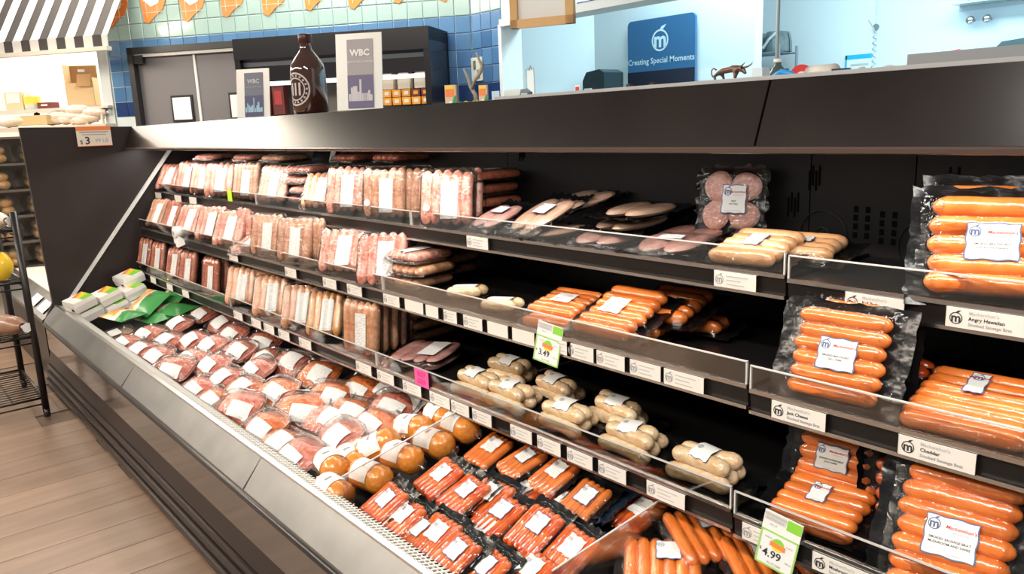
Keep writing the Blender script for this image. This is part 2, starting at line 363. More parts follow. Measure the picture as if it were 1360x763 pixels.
# shelves
SH = [(1.338, 1.035, 1.672), (1.220, 0.845, 1.672), (1.178, 0.609, 1.672)]      # front y, top of acrylic, back y
TRAYZ = []
JOIN = -0.785; SEG = [(XL + 0.06, -3.30), (-3.295, -2.085), (-2.08, JOIN - .003), (JOIN + .003, XR - .01)]
SHN = ['top', 'middle', 'bottom']
SHELF = []
for k, (yf, za, yb) in enumerate(SH):
    zt = za - 0.048; TRAYZ.append(zt)
    s = thing('shelf', 'black %s shelf of the meat case with a clear acrylic front fence' % SHN[k], 'shelf', (0, 0, 0)); SHELF.append(s)
    for a, b in ((XL + .06, JOIN - .003), (JOIN + .003, XR - .01)):
        dz = 0 if b < 0 else -0.006
        MB().prism([(yf + .004, zt + dz), (yb, zt + dz), (yb, zt - .012 + dz), (yf + .004, zt - .012 + dz)], a, b).obj('shelf_pan', mat('shelf_pan_black', (0.010, 0.009, 0.009), 0.30, spec=0.3), s)
        MB().prism([(yf, zt - .002 + dz), (yf + .012, zt - .002 + dz), (yf + .012, zt - .042 + dz), (yf + .004, zt - .042 + dz)], a, b).obj('price_channel', RAILD, s)
        MB().prism([(yf - .004, zt + .004 + dz), (yf + .004, zt + .004 + dz), (yf + .004, zt - .004 + dz), (yf - .004, zt - .004 + dz)], a, b).obj('channel_lip', CHROME, s)
        MB().prism([(yf - .003, zt - .038 + dz), (yf + .012, zt - .038 + dz), (yf + .012, zt - .045 + dz), (yf - .003, zt - .045 + dz)], a, b).obj('channel_lip', CHROME, s)
    for a, b in SEG:
        dz = 0 if b < 0 else -0.006
        MB().prism([(yf - .002, zt + .004 + dz), (yf + .0005, zt + .004 + dz), (yf + .0005, za + dz), (yf - .002, za + dz)], a, b).obj('acrylic_fence', ACRY, s)
        e = MB().box(((a + b) / 2, yf - .00075, za + dz), (b - a, 0.0042, 0.0024))
        if a > XL + .1: e.box((a + .0015, yf - .00075, (za + zt) / 2 + dz), (.003, .0042, za - zt))
        e.box((b - .0015, yf - .00075, (za + zt) / 2 + dz), (.003, .0042, za - zt))
        e.obj('fence_edge', mat('acrylic_edge', (0.62, 0.60, 0.57), 0.3), s)
# clear dividers standing in the well
def divider(x, pts, label):
    d = MB().prism([(pts[0][0], deckz(pts[0][0]) + .003)] + [(1.62, deckz(1.62) + .003), (1.62, pts[-1][1])] + pts[::-1], x - .0015, x + .0015)
    o = d.obj('well_divider', DIVI); tag(o, label, 'divider', 'clear dividers standing in the well')
    MB().tube([(x, *p) for p in pts] + [(x, 1.62, pts[-1][1])], 0.0020, 6).obj('polished_edge', mat('acrylic_edge', (0.62, 0.60, 0.57), 0.3), o)
divider(-1.66, [(0.815, 0.455), (1.17, 0.527), (1.40, 0.57)], 'clear upright divider between the orange chubs and the red sausage packs')
divider(-0.97, [(0.88, 0.480), (1.22, 0.514), (1.40, 0.535)], 'clear upright divider at the right of the red sausage packs, nearest the camera')

# ================================================================== PACK BUILDERS (all lie flat: x across, y along, z up, base at z = 0)
CACHE = {}
def sausage_mesh(r, L, material, bend=0.0, nt=10, taper=1.0, key=''):
    k = ('s', round(r, 4), round(L, 4), material.name, round(bend, 3), nt, taper, key)
    if k in CACHE: return CACHE[k]
    rnd = random.Random(str(k)); h = L / 2 - r * taper
    prof = [(-L / 2, 0.12), (-L / 2 + .12 * r * taper, 0.45), (-L / 2 + .45 * r * taper, 0.80), (-h, 0.99)]
    mid = [(-h * .5, 1.0 + rnd.uniform(-.05, .04)), (0, 1.0 + rnd.uniform(-.05, .04)), (h * .5, 1.0 + rnd.uniform(-.05, .04))]
    prof = prof + mid + [(-a, b) for a, b in prof[::-1]]
    pts = []
    for a, b in prof:
        t = a / (L / 2); pts.append((bend * (1 - t * t) + rnd.uniform(-.03, .03) * r, a, 0))
    b = MB(); b.tube(pts, [r * q for _, q in prof], nt)
    CACHE[k] = b.mesh('sausage', material, True); return CACHE[k]
def hull(xs, r, x, floor=0.55):
    d = min(abs(x - q) for q in xs)
    return r + max(math.sqrt(max(r * r - d * d, 0)), floor * r)
def film_mesh(xs, r, wid, L, marg, key, cap=0.0, material=None):
    k = ('film', key)
    if k in CACHE: return CACHE[k]
    rnd = random.Random(str(key)); capk = 1.5 if cap else .8
    def fn(u, v):
        x = (u - .5) * (wid + 2 * marg); y = (v - .5) * (L + 2 * marg)
        ex = max(0, abs(x) - wid / 2); ey = max(0, abs(y) - (L / 2 - r * capk))
        z = hull(xs, r, x, .6) + .0012
        if ey > 0: z *= math.sqrt(max(0, 1 - min(1, (ey / (r * capk + .003))) ** 2)); z += rnd.uniform(0, .0022) * (capk > 1)
        if ex > 0: z *= max(0, 1 - ex / (marg + 1e-6)) ** .6
        return (x, y, max(z, .001) + rnd.uniform(0, .0012))
    CACHE[k] = MB().grid(fn, 26, 14).mesh('film', material or FILM, True); return CACHE[k]
def label_mesh(cx, cy, lw, lh, zf, key, material=None, wavy=0.0, nu=8, nv=8):
    k = ('label', key)
    if k in CACHE: return CACHE[k]
    def fn(u, v):
        x = cx + (u - .5) * lw; y = cy + (v - .5) * lh
        if wavy:
            x += wavy * math.sin(v * 13) * (1 if u > .9 else -1 if u < .1 else 0); y += wavy * math.sin(u * 13) * (1 if v > .9 else -1 if v < .1 else 0)
        return (x, y, zf(x, y))
    CACHE[k] = MB().grid(fn, nu, nv).mesh('label', material or LABEL, True); return CACHE[k]

def tray_of_links(parent, n, L, wid, colour, key, lab=True, labx=0.012, badge=False):
    """supermarket tray of side-by-side sausage links under film, with an upright label strip"""
    r = wid / (2 * n) * 1.22; xs = [-(wid / 2 - r) + (wid - 2 * r) / (n - 1) * i for i in range(n)]
    k = ('tray', round(wid, 3), round(L, 3))
    if k not in CACHE:
        b = MB(); W2, L2 = wid / 2 + .003, L / 2 + .003
        def ring(s, z, q=.9):
            c = .014; return [(sx * (W2 * s - (c if e else 0)), sy * (L2 * s - (0 if e else c)), z) for sx, sy, es in ((1, 1, (0, 1)), (-1, 1, (1, 0)), (-1, -1, (0, 1)), (1, -1, (1, 0))) for e in es]
        rs = [ring(.93, 0), ring(1, .010), ring(1.03, .012), ring(.99, .0105), ring(.92, .003)]
        vs = [p for q in rs for p in q]; fs = [(i * 8 + q, i * 8 + (q + 1) % 8, i * 8 + 8 + (q + 1) % 8, i * 8 + 8 + q) for i in range(4) for q in range(8)]
        fs += [tuple(range(8))[::-1], tuple(range(32, 40))]; b.add(vs, fs); CACHE[k] = b.mesh('tray', TRAYP)
    put('tray', CACHE[k], parent)
    for i, q in enumerate(xs):
        put('sausage', sausage_mesh(r, L - random.choice((.004, .007, .010)), SAUS[colour], -.010 * (q / wid), 12, 1.5, i % 3), parent, (q, random.uniform(-.003, .003), r * .86 + .004 + random.uniform(-.0008, .0008)), (0, 0, random.uniform(-.03, .03))).scale = (1, 1, .86)
    if lab:
        put('label', label_mesh(labx, -.010, wid * .32, L * .66, lambda x, y: .0045 + .86 * hull(xs, r, x, .75) + .0022, ('A', n, wid, L, labx)), parent)
    if badge:
        k = ('badge',)
        if k not in CACHE: CACHE[k] = MB().lathe([(.0001, .0009), (.011, .0008), (.0112, 0)], 14).mesh('sticker', LGREY if badge == 'grey' else WHITE)
        put('sticker', CACHE[k], parent, (-wid * .33, -L * .2, .0045 + 2 * r + .001))
    put('film', film_mesh(xs, r, wid, L, .004, ('A', n, wid, L), 1), parent, (0, 0, .0045)).scale = (1, 1, .87)

def crumple(w_, h_, key, amp=.007, z0=.0006, material=None, name='pouch'):
    k = ('pouch', key, material.name if material else '')
    if k in CACHE: return CACHE[k]
    rnd = random.Random(str(key)); nu, nv = 16, 16
    def fn(u, v):
        x, y = (u - .5) * w_, (v - .5) * h_; e = max(abs(u - .5), abs(v - .5)) * 2
        q = max(0, (e - .74) / .26)
        return (x + rnd.uniform(-1, 1) * amp * .45 * q, y + rnd.uniform(-1, 1) * amp * .45 * q, z0 + q * (rnd.uniform(0, 1) * amp * .8 + .2 * amp))
    CACHE[k] = MB().grid(fn, nu, nv).mesh(name, material or POUCH, True); return CACHE[k]

def logo(parent, x, y, z, s, material=GREY):
    """ring, letter m and leaf, printed flat"""
    k = ('logo', round(s, 4), material.name)
    if k not in CACHE:
        b = MB(); n = 22
        vs = [(s * q * math.cos(2 * PI * i / n), s * q * math.sin(2 * PI * i / n), 0) for q in (1.0, .84) for i in range(n)]
        b.add(vs, [(i, (i + 1) % n, n + (i + 1) % n, n + i) for i in range(n)])
        b.add([(-.05 * s, .9 * s, 0.0001), (.15 * s, 1.25 * s, 0.0001), (.75 * s, 1.4 * s, 0.0001), (.4 * s, 1.0 * s, 0.0001)], [(0, 3, 2, 1)])
        t = text_mesh('m', s * 2.0, material, s * .06); o = len(b.v)
        vv = [tuple(v.co) for v in t.vertices]; cxm = sum(v[0] for v in vv) / len(vv); cym = sum(v[1] for v in vv) / len(vv)
        b.add([(v[0] - cxm, v[1] - cym, 0) for v in vv], [tuple(p.vertices) for p in t.polygons])
        CACHE[k] = b.mesh('logo', material)
    put('logo', CACHE[k], parent, (x, y, z))

def brand_label(parent, cx, cy, z, lw, lh, rich, rz=0.0, words=None, wavy=.0012, border=True):
    holder = put('label', label_mesh(0, 0, lw, lh, lambda x, y: 0, ('brand', lw, lh, wavy, border), BLUEINK if border else WHITE, wavy, 12, 12), parent, (cx, cy, z), (0, 0, rz))
    if border: put('label_face', label_mesh(0, 0, lw - .004, lh - .004, lambda x, y: .0003, ('brandf', lw, lh, wavy), WHITE, wavy * .7, 12, 12), holder)
    logo(holder, -lw / 2 + lh * .21, lh / 2 - lh * .24, .0008, lh * .145, BLUEINK if rich else GREY)
    if rich:
        put('print', text_mesh("Mackenthun's", lh * .125, REDINK, .0001, shear=.25), holder, (lw * .17, lh * .25, .0008))
        put('print', text_mesh("meats & fine foods", lh * .05, GREY), holder, (lw * .17, lh * .14, .0008))
        for i, t in enumerate(words or ()):
            put('print', text_mesh(t, lh * .085, INK, .00008), holder, (0, -lh * .07 - i * lh * .105, .0008))
        put('print', text_mesh("net wt. 1 lb   keep refrigerated", lh * .048, GREY), holder, (0, -lh * .40, .0008))
    else:
        k = ('lines', lw, lh)
        if k not in CACHE:
            b = MB()
            for i, q in enumerate((.5, .75, .6, .4)): b.box((lw * .06, lh * (.06 - i * .12), .0006), (lw * q, lh * .022, .0002))
            CACHE[k] = b.mesh('print', LGREY)
        put('print', CACHE[k], holder)

def link_pack(parent, n, L, r, colour, lab=(0, 0, .05, .04), rich=False, words=None, labrot=0.0, key=0, margin=(.030, .022), layer=0, border=True, film=True):
    """vacuum pouch with a black back: n links side by side (across x), each along y"""
    wid = 2 * r * n * .985; xs = [(-wid / 2 + wid / n * (i + .5)) for i in range(n)]
    put('pouch', crumple(wid + 2 * margin[1], L + 2 * margin[0], ('E', n, L, r, key)), parent)
    for i, q in enumerate(xs):
        put('sausage', sausage_mesh(r * 1.16, L * random.uniform(.97, 1.0), SAUS[colour], random.uniform(-.1, .1) * r, 14 if rich else 10, 1.1, i % 4), parent, (q, random.uniform(-.003, .003), r + .0015), (0, random.uniform(0, 6), 0))
    if film: put('film', film_mesh(xs, r, wid, L, margin[1] * .8, ('E', n, L, r), 0, FILM2), parent, (0, 0, .0015))
    brand_label(parent, lab[0], lab[1], 2 * r + .0052, lab[2], lab[3], rich, labrot, words, border=border)

def slab_mesh(a, b_, t, material, ex=2.6, seed=0):
    k = ('slab', a, b_, t, material.name, seed)
    if k in CACHE: return CACHE[k]
    rnd = random.Random(seed); ph = rnd.uniform(0, 6)
    def pt(rho, th, up_):
        c, s = math.cos(th), math.sin(th); q = (abs(c) ** ex + abs(s) ** ex) ** (-1 / ex) * (1 + .05 * math.sin(2 * th + ph) + .03 * math.sin(3 * th + ph))
        z = t / 2 + (1 if up_ else -1) * t / 2 * (1 - rho ** 5) ** .5
        return (a * rho * q * c, b_ * rho * q * s, z)
    B = MB(); B.polar(lambda r_, th: pt(r_ ** .6, th, True), 7, 22)
    n0 = len(B.v); B.polar(lambda r_, th: pt(r_ ** .6, th, False), 7, 22)
    B.f = [f if min(f) < n0 else f[::-1] for f in B.f]
    CACHE[k] = B.mesh('meat_slab', material, True); return CACHE[k]
def slab_pack(parent, slabs, colour, wid, L, lab=None, key=0, t=.020, border=True):
    put('pouch', crumple(wid + .04, L + .06, ('S', wid, L, key), .014), parent)
    for i, (x, y, a, b_, rz) in enumerate(slabs):
        put('meat_slab', slab_mesh(a, b_, t, SAUS[colour], 2.4, i), parent, (x, y, .0015), (0, 0, rz))
    k = ('sfilm', wid, L, t)
    if k not in CACHE:
        rnd = random.Random(3)
        def fn(u, v):
            e = max(abs(u - .5), abs(v - .5)) * 2; return ((u - .5) * (wid + .02), (v - .5) * (L + .03), .0045 + t * max(0, 1 - e ** 5) + rnd.uniform(0, .0016))
        CACHE[k] = MB().grid(fn, 12, 14).mesh('film', FILM, True)
    put('film', CACHE[k], parent)
    if lab: brand_label(parent, lab[0], lab[1], t + .0075, lab[2], lab[3], False, lab[4] if len(lab) > 4 else 0, border=border)

def brat_pack(parent, colour, r=.0185, L=.150, lab=True, key=0):
    """five plump links: three below, two heaped on top, in a black-backed pouch"""
    put('pouch', crumple(.126, .215, ('B', key % 3), .010), parent)
    for i in range(3):
        put('sausage', sausage_mesh(r, L * (1, .96, .9)[i], SAUS[colour], (.010, .004, -.012)[i], 12, 1.0, i), parent, ((i - 1) * r * 2.0, random.uniform(-.006, .006), r + .001), (0, 0, random.uniform(-.10, .10)))
    for i in range(2):
        put('sausage', sausage_mesh(r, L * .92, SAUS[colour], (.006, -.010)[i], 12, 1.0, i + 5), parent, ((i - .5) * r * 1.9, random.uniform(-.01, .01), r * 2.62), (0, 0, random.uniform(-.12, .12)))
    if lab:
        hold = put('label', label_mesh(0, 0, .056, .048, lambda x, y: r * 3.68 - x * x * 9 - max(0, abs(x) - .02) * .3, ('brat', 1), INK, .0012, 10, 8), parent, (0, 0, .002), (0, 0, random.uniform(-.15, .15)))
        put('label_face', label_mesh(0, 0, .0545, .0465, lambda x, y: r * 3.68 - x * x * 9 - max(0, abs(x) - .02) * .3 + .0005, ('brat', 2), WHITE, .0012, 10, 8), hold)
        logo(hold, 0, .013, r * 3.68 + .0012, .006)

def meat_tray(parent, colour, wid=.205, L=.152, lab=(.030, -.020, .085, .068), lrot=0.0, key=0, hgt=.040):
    k = ('mtray', wid, L)
    def sup(th, ex=4.0):
        c, s = math.cos(th), math.sin(th); return (abs(c) ** ex + abs(s) ** ex) ** (-1 / ex)
    if k not in CACHE:
        b = MB(); n = 24
        prof = [(.01, 0.0), (.80, 0.0), (.90, .010), (.93, .020), (1.0, .0215), (1.0, .0225), (.92, .0215)]
        vs = [(wid / 2 * q * sup(2 * PI * i / n) * math.cos(2 * PI * i / n), L / 2 * q * sup(2 * PI * i / n) * math.sin(2 * PI * i / n), z) for q, z in prof for i in range(n)]
        b.add(vs, [(j * n + i, j * n + (i + 1) % n, j * n + n + (i + 1) % n, j * n + n + i) for j in range(len(prof) - 1) for i in range(n)])
        CACHE[k] = b.mesh('tray', TRAYP, True)
    put('tray', CACHE[k], parent)
    def dome(rho): return .010 + hgt * max(0, 1 - rho ** 2.6)
    k2 = ('mound', wid, L, colour, key % 4, hgt)
    if k2 not in CACHE:
        rnd = random.Random(key % 4); ph = [rnd.uniform(0, 6) for _ in range(4)]
        def fn(rho, th):
            q = sup(th, 3.0) * .90; z = dome(rho) - .003
            z += .0022 * math.sin(9 * th + ph[0] + rho * 7) * rho * (1 - rho) * 3 + .0014 * math.sin(23 * rho + 5 * math.sin(th * 2 + ph[1])) * (1 - rho)
            return (wid / 2 * rho * q * math.cos(th), L / 2 * rho * q * math.sin(th), z)
        CACHE[k2] = MB().polar(fn, 12, 30).mesh('minced_meat', SAUS[colour], True)
    put('minced_meat', CACHE[k2], parent)
    k3 = ('mfilm', wid, L, key % 3, hgt)
    if k3 not in CACHE:
        rnd = random.Random(key % 3)
        def fn(rho, th):
            q = sup(th, 3.6); z = max(dome(min(1, rho / .93)) + .0014, .0225) + rnd.uniform(0, .0012) * (1 - rho)
            return (wid / 2 * rho * q * math.cos(th) * .99, L / 2 * rho * q * math.sin(th) * .99, z)
        CACHE[k3] = MB().polar(fn, 10, 30).mesh('film', FILM, True)
    put('film', CACHE[k3], parent)
    def zf(x, y):
        rho = min(1.0, math.sqrt((x / (wid / 2)) ** 2 + (y / (L / 2)) ** 2) / 1.0); return max(.012 + hgt * (1 - min(1, rho / 1.02) ** 2.6), .024) + .0015
    lx, ly, lw, lh = lab
    k4 = ('mlabel', wid, L, lab, hgt)
    put('label', label_mesh(lx, ly, lw, lh, zf, k4, LABEL, 0, 12, 12), parent)

def chub_pack(parent, r=.038, L=.135, key=0):
    """short fat roll of sausage meat in clear casing with gathered ends and a wide paper band"""
    k = ('chub', r, L)
    if k not in CACHE:
        b = MB(); n = 28; vs = []; prof = [(-.5, .10), (-.495, .35), (-.46, .62), (-.41, .84), (-.34, .97), (-.2, 1.0), (0, 1.0), (.2, 1.0), (.34, .97), (.41, .84), (.46, .62), (.495, .35), (.5, .10)]
        for t, q in prof:
            for i in range(n):
                pl = 1 + (.05 if abs(t) > .3 else 0) * (1 if i % 2 else -1); a = 2 * PI * i / n; vs.append((t * L, r * q * pl * math.cos(a), r * q * pl * math.sin(a) + r))
        m_ = len(prof); b.add(vs, [(j * n + i, j * n + n + i, j * n + n + (i + 1) % n, j * n + (i + 1) % n) for j in range(m_ - 1) for i in range(n)] + [tuple(range(n)), tuple(range((m_ - 1) * n, m_ * n))[::-1]])
        CACHE[k] = b.mesh('casing', SAUS['chub'], True)
        b = MB(); b.grid(lambda u, v: ((u - .62) * L * .46, (r + .0016) * math.cos(R(20) + v * R(150)), (r + .0016) * math.sin(R(20) + v * R(150)) + r), 4, 16)
        CACHE[k + ('l',)] = b.mesh('paper_band', WHITE, True)
        b = MB(); b.box((-.02 * L, -.006, 2 * r + .0022), (.004, .022, .0006)); b.box((-.055 * L, -.006, 2 * r + .0022), (.003, .018, .0006)); CACHE[k + ('p',)] = b.mesh('print', GREY)
        b = MB(); b.lathe([(r * .10, L * .5 - .002), (r * .16, L * .5 + .006), (r * .34, L * .5 + .018)], 9, (0, 0, r), 'x'); CACHE[k + ('t',)] = b.mesh('twisted_end', FILM)
    put('casing', CACHE[k], parent); q = put('paper_band', CACHE[k + ('l',)], parent); put('print', CACHE[k + ('p',)], q); put('twisted_end', CACHE[k + ('t',)], parent)

def place(o, loc, yaw=0, pitch=0, roll=0):
    """roll about the pack's own normal, then tip it up by pitch, then turn it by yaw"""
    M = Matrix.Rotation(R(yaw), 4, 'Z') @ Matrix.Rotation(R(pitch), 4, 'X') @ Matrix.Rotation(R(roll), 4, 'Z')
    o.matrix_world = Matrix.Translation(loc) @ M; return o

# ------------------------------------------------------------------ upright trays of links on the left half of the shelves
SHW = ['top', 'middle', 'bottom']
COLW = {'pink': 'pale pink', 'rose': 'rosy pink', 'tan': 'tan brown', 'brown': 'dark red-brown', 'peach': 'peach orange', 'amber': 'amber'}
def link_tray(k, px, py, dy, yaw, pitch, n, colour, label, wid=.155, L=.172, lab=True, labx=.012, badge=False, group='upright trays of sausage links'):
    yf = SH[k][0]; y = yf + dy; z = TRAYZ[k] + .003 + (L / 2) * math.sin(R(pitch)) + 0.0
    p = ony(px, py, y)
    t = thing('sausage_tray', label, 'sausage pack', group=group)
    tray_of_links(t, n, L, wid, colour, 0, lab, labx, badge)
    place(t, (p.x, y, z), yaw, pitch); return t
def front_row(k, rows):
    for i, (px, py, dy, yaw, pitch, n, colour, extra, opt) in enumerate(rows):
        lb = '%s sausage tray standing on the %s shelf, %s front tray from the left' % (COLW[colour], SHW[k], ordinal(i + 1))
        link_tray(k, px, py, dy, yaw, pitch, n, colour, lb, **opt)
front_row(0, [
    (229, 238, .075, 30, 52, 5, 'rose', ', leaning most', dict(wid=.15)),
    (254, 236, .080, 24, 68, 5, 'rose', '', {}),
    (274, 238, .075, 28, 68, 5, 'pink', '', {}),
    (297, 241, .060, 32, 70, 5, 'pink', '', dict(wid=.175)),
    (332, 245, .070, 20, 76, 6, 'tan', '', dict(wid=.165)),
    (369, 250, .075, 22, 66, 6, 'pink', '', dict(wid=.165)),
    (428, 256, .080, 38, 48, 5, 'peach', ', lying back on a stack', dict(wid=.14)),
    (465, 256, .065, 30, 74, 5, 'pink', '', dict(wid=.165)),
    (516, 264, .060, 30, 80, 5, 'tan', ', with a round white sticker', dict(wid=.165, badge=True)),
    (597, 270, .060, 36, 74, 5, 'pink', ', nearest the flat ham packs', dict(wid=.170, badge='grey')),
])
front_row(1, [
    (214, 285, .080, 25, 58, 5, 'tan', '', dict(wid=.14)),
    (232, 288, .085, 28, 58, 5, 'brown', '', dict(wid=.11)),
    (256, 290, .075, 30, 55, 5, 'pink', '', {}),
    (284, 297, .070, 30, 62, 5, 'rose', '', {}),
    (309, 304, .065, 34, 58, 5, 'pink', '', {}),
    (360, 314, .060, 25, 76, 5, 'tan', '', dict(wid=.16)),
    (397, 322, .060, 25, 76, 5, 'tan', ', in front of a receding row', dict(wid=.165)),
    (457, 342, .075, 42, 55, 5, 'pink', ', leaning well back', dict(wid=.16)),
    (511, 356, .060, 46, 58, 5, 'rose', ', leaning beside the flat stacks', dict(wid=.165, L=.18)),
])
front_row(2, [
    (199, 343, .075, 20, 74, 4, 'brown', ', in the dark corner', dict(wid=.12)),
    (216, 349, .070, 18, 76, 4, 'brown', '', dict(wid=.12)),
    (238, 358, .060, 20, 74, 4, 'brown', '', dict(wid=.12)),
    (256, 364, .060, 20, 76, 4, 'brown', '', dict(wid=.12)),
    (286, 374, .060, 14, 80, 5, 'brown', '', dict(wid=.13)),
    (325, 388, .065, 34, 68, 5, 'peach', '', dict(wid=.15)),
    (364, 400, .065, 38, 66, 5, 'peach', '', dict(wid=.155)),
    (404, 414, .065, 38, 66, 5, 'peach', '', dict(wid=.155)),
    (436, 424, .075, 38, 64, 5, 'amber', '', dict(wid=.14)),
    (487, 440, .055, 14, 84, 5, 'peach', ', square to the aisle', dict(wid=.165, L=.18)),
])
# trays standing behind the front ones
def behind_row(k, rows, words):
    for i, (px, py, dy, yaw, pitch, n, colour, opt) in enumerate(rows):
        lb = '%s sausage tray on the %s shelf %s, %s back' % (COLW[colour], SHW[k], words, ordinal(i + 1))
        link_tray(k, px, py, dy, yaw, pitch, n, colour, lb, lab=False, group='trays standing behind the front ones', **opt)
behind_row(0, [(548, 262, .115, 28, 80, 5, 'tan', dict(wid=.16))], 'behind the stickered tan tray')
behind_row(0, [(612, 262, .115, 34, 76, 5, 'pink', dict(wid=.165))], 'behind the last pink tray')
behind_row(0, [(312, 236, .12, 22, 76, 5, 'brown', {})], 'left of the wide tan tray')
behind_row(1, [(418, 318, .105, 18, 82, 5, 'tan', {}), (434, 319, .155, 16, 84, 5, 'peach', {}), (449, 321, .205, 14, 84, 5, 'rose', {}), (462, 324, .255, 12, 84, 5, 'rose', {})], 'right of the grey-tan tray')
behind_row(1, [(335, 292, .13, 25, 78, 5, 'rose', {})], 'left of the first tan one')
behind_row(2, [(298, 372, .105, 12, 82, 5, 'brown', {}), (309, 371, .150, 12, 82, 5, 'brown', {})], 'behind the fifth dark tray')
behind_row(2, [(358, 380, .135, 10, 82, 5, 'amber', {}), (378, 383, .15, 10, 82, 5, 'amber', {}), (396, 386, .16, 10, 82, 5, 'brown', {})], 'in the hidden second row')
behind_row(2, [(500, 436, .098, 12, 84, 5, 'peach', dict(L=.178)), (513, 434, .141, 12, 84, 5, 'peach', dict(L=.178)), (525, 432, .184, 12, 84, 5, 'pink', dict(L=.178)), (536, 430, .227, 10, 84, 5, 'brown', dict(L=.178))], 'behind the square peach tray')
# trays lying flat
def flat_tray(k, px, py, z, yaw, colour, label, n=5, wid=.15, L=.17, pitch=0, lab=True, group='trays of links lying flat'):
    p = onz(px, py, TRAYZ[k] + z + .02)
    t = thing('sausage_tray', label, 'sausage pack', group=group); tray_of_links(t, n, L, wid, colour, 0, lab, 0.0)
    place(t, (p.x, p.y, TRAYZ[k] + z), yaw, pitch); return t
LV = ['bottom', 'second', 'third', 'fourth', 'topmost']
def flat_y(k, px, dy, z, yaw, colour, label, **kw):
    y = SH[k][0] + dy; p = ony(px, 250, y); t = thing('sausage_tray', label, 'sausage pack', group=kw.pop('group', 'trays of links lying flat'))
    pitch = kw.pop('pitch', 0)
    tray_of_links(t, kw.get('n', 5), kw.get('L', .17), kw.get('wid', .15), colour, 0, kw.get('lab', True), 0.0); place(t, (p.x, y, TRAYZ[k] + z), yaw, pitch); return t
for i in range(4):
    flat_y(0, 413 + (i % 2) * 5, .165, .003 + i * .042, 8 + 6 * (i % 2), 'rose', 'rosy flat link tray stacked left of the top-shelf peach tray, %s tray up' % ordinal(i + 1))
for i in range(4):
    flat_y(0, 642 + (i % 2) * 4, .215, .003 + i * .042, 4 - 5 * (i % 2), ('rose', 'brown', 'brown', 'brown')[i], 'dark flat link tray stacked at the right end of the top-shelf trays, %s tray up' % ordinal(i + 1), L=.20)
for j, (px, dy) in enumerate(((552, .125), (588, .295))):
    for i in range(3):
        flat_y(1, px + (i % 2) * 4, dy, .003 + i * .040, 4 + 4 * (i % 2), ('peach', 'peach', 'pink')[i] if j == 0 else 'tan', 'flat link tray in the %s middle-shelf stack beside the leaning rose tray, %s up' % (('front', 'rear')[j], ordinal(i + 1)))
for i in range(3):
    flat_y(2, 551, .30, .003 + i * .041, 4, 'peach', 'flat peach link tray at the back of the bottom shelf behind the bacon, %s up' % ordinal(i + 1), L=.19)
for (px, dy, z, yaw, c, l) in ((292, .14, .172, 20, 'rose', 'link tray lying over the standing trays at the left end of the top shelf'),
                               (343, .17, .172, 12, 'rose', 'link tray lying over the top-shelf trays, left of the tan one lying there'),
                               (382, .17, .172, 14, 'tan', 'tan link tray with a grey label lying over the trays on the top shelf'),
                               (480, .23, .176, 8, 'brown', 'dark red link tray lying over the top-shelf trays beside the leaning black pack'),
                               (535, .22, .180, 6, 'brown', 'dark red link tray lying on top of the tan trays on the top shelf')):
    flat_y(0, px, dy, z, yaw, c, l, lab=(c == 'tan'))
flat_y(1, 330, .075, .010, 35, 'pink', 'pink link tray with glary film lying flat at the front of the middle shelf', pitch=14)

# leaning black-backed pack at the back of the top shelf
t = thing('vacuum_pack', 'empty-looking black vacuum pack leaning on the back wall above the top-shelf trays', 'meat pack')
put('pouch', crumple(.17, .12, 'lean'), t); put('label', label_mesh(.045, .01, .03, .05, lambda x, y: .008, 'leanlab', LABEL), t)
p = ony(430, 209, 1.60); place(t, (p.x, 1.61, p.z - .01), 15, 70)

# ------------------------------------------------------------------ ham, patties and smoked links on the top shelf
def shelf_thing(name, label, cat, k, px, py, zc, yaw, pitch, group=None, roll=0):
    p = onz(px, py, TRAYZ[k] + zc); t = thing(name, label, cat, group=group); place(t, (p.x, p.y, TRAYZ[k] + zc), yaw, pitch, roll); return t
G = 'black-backed ham packs'
def ham(px, dy, z, yaw, pitch, slabs, colour, wid, L, lab, label, key):
    y = SH[0][0] + dy; p = ony(px, 300, y); t = thing('ham_pack', label, 'meat pack', group=G)
    slab_pack(t, slabs, colour, wid, L, lab, key); place(t, (p.x, y, TRAYZ[0] + z), yaw, pitch); return t
TWO = [(-.036, 0, .036, .080, .05), (.034, .004, .036, .085, -.04)]
ham(662, .102, .030, -4, 20, [(-.028, 0, .030, .065, 0), (.028, .004, .030, .070, .05)], 'hampink', .12, .15, (.008, .015, .055, .040), 'small pink ham pack at the left of the top-shelf ham, next to the link trays', 0)
ham(722, .115, .045, -8, 24, TWO, 'ham', .145, .18, (.008, .010, .060, .052), 'two long tan ham slabs under one white label, propped on the top shelf', 1)
ham(733, .114, .004, -4, 3, TWO, 'ham', .145, .16, None, 'tan ham pack lying underneath the labelled two-slab ham pack', 6)
ham(774, .235, .075, -8, 12, TWO, 'ham', .13, .15, None, 'tan ham pack at the back behind the labelled two-slab pack', 2)
ham(808, .114, .004, 12, 4, TWO, 'hampink', .15, .16, None, 'pink ham pack lying flat against the fence, left of the other pink one', 3)
ham(838, .19, .034, -6, 6, TWO, 'ham', .16, .16, None, 'tan ham pack with a black edge in the middle of the heap, under another', 4)
ham(850, .21, .064, 2, 4, TWO, 'ham', .16, .17, None, 'topmost tan ham pack of the heap in the middle of the top shelf', 5)
ham(893, .116, .006, 16, 5, TWO, 'hampink', .16, .16, (.0, .0, .06, .04), 'pale pink labelled ham pack lying flat against the fence, left of the smoked links', 3)
ham(915, .21, .012, 4, 5, TWO, 'hampink', .15, .16, None, 'pink ham pack lying below the standing burger patties', 2)
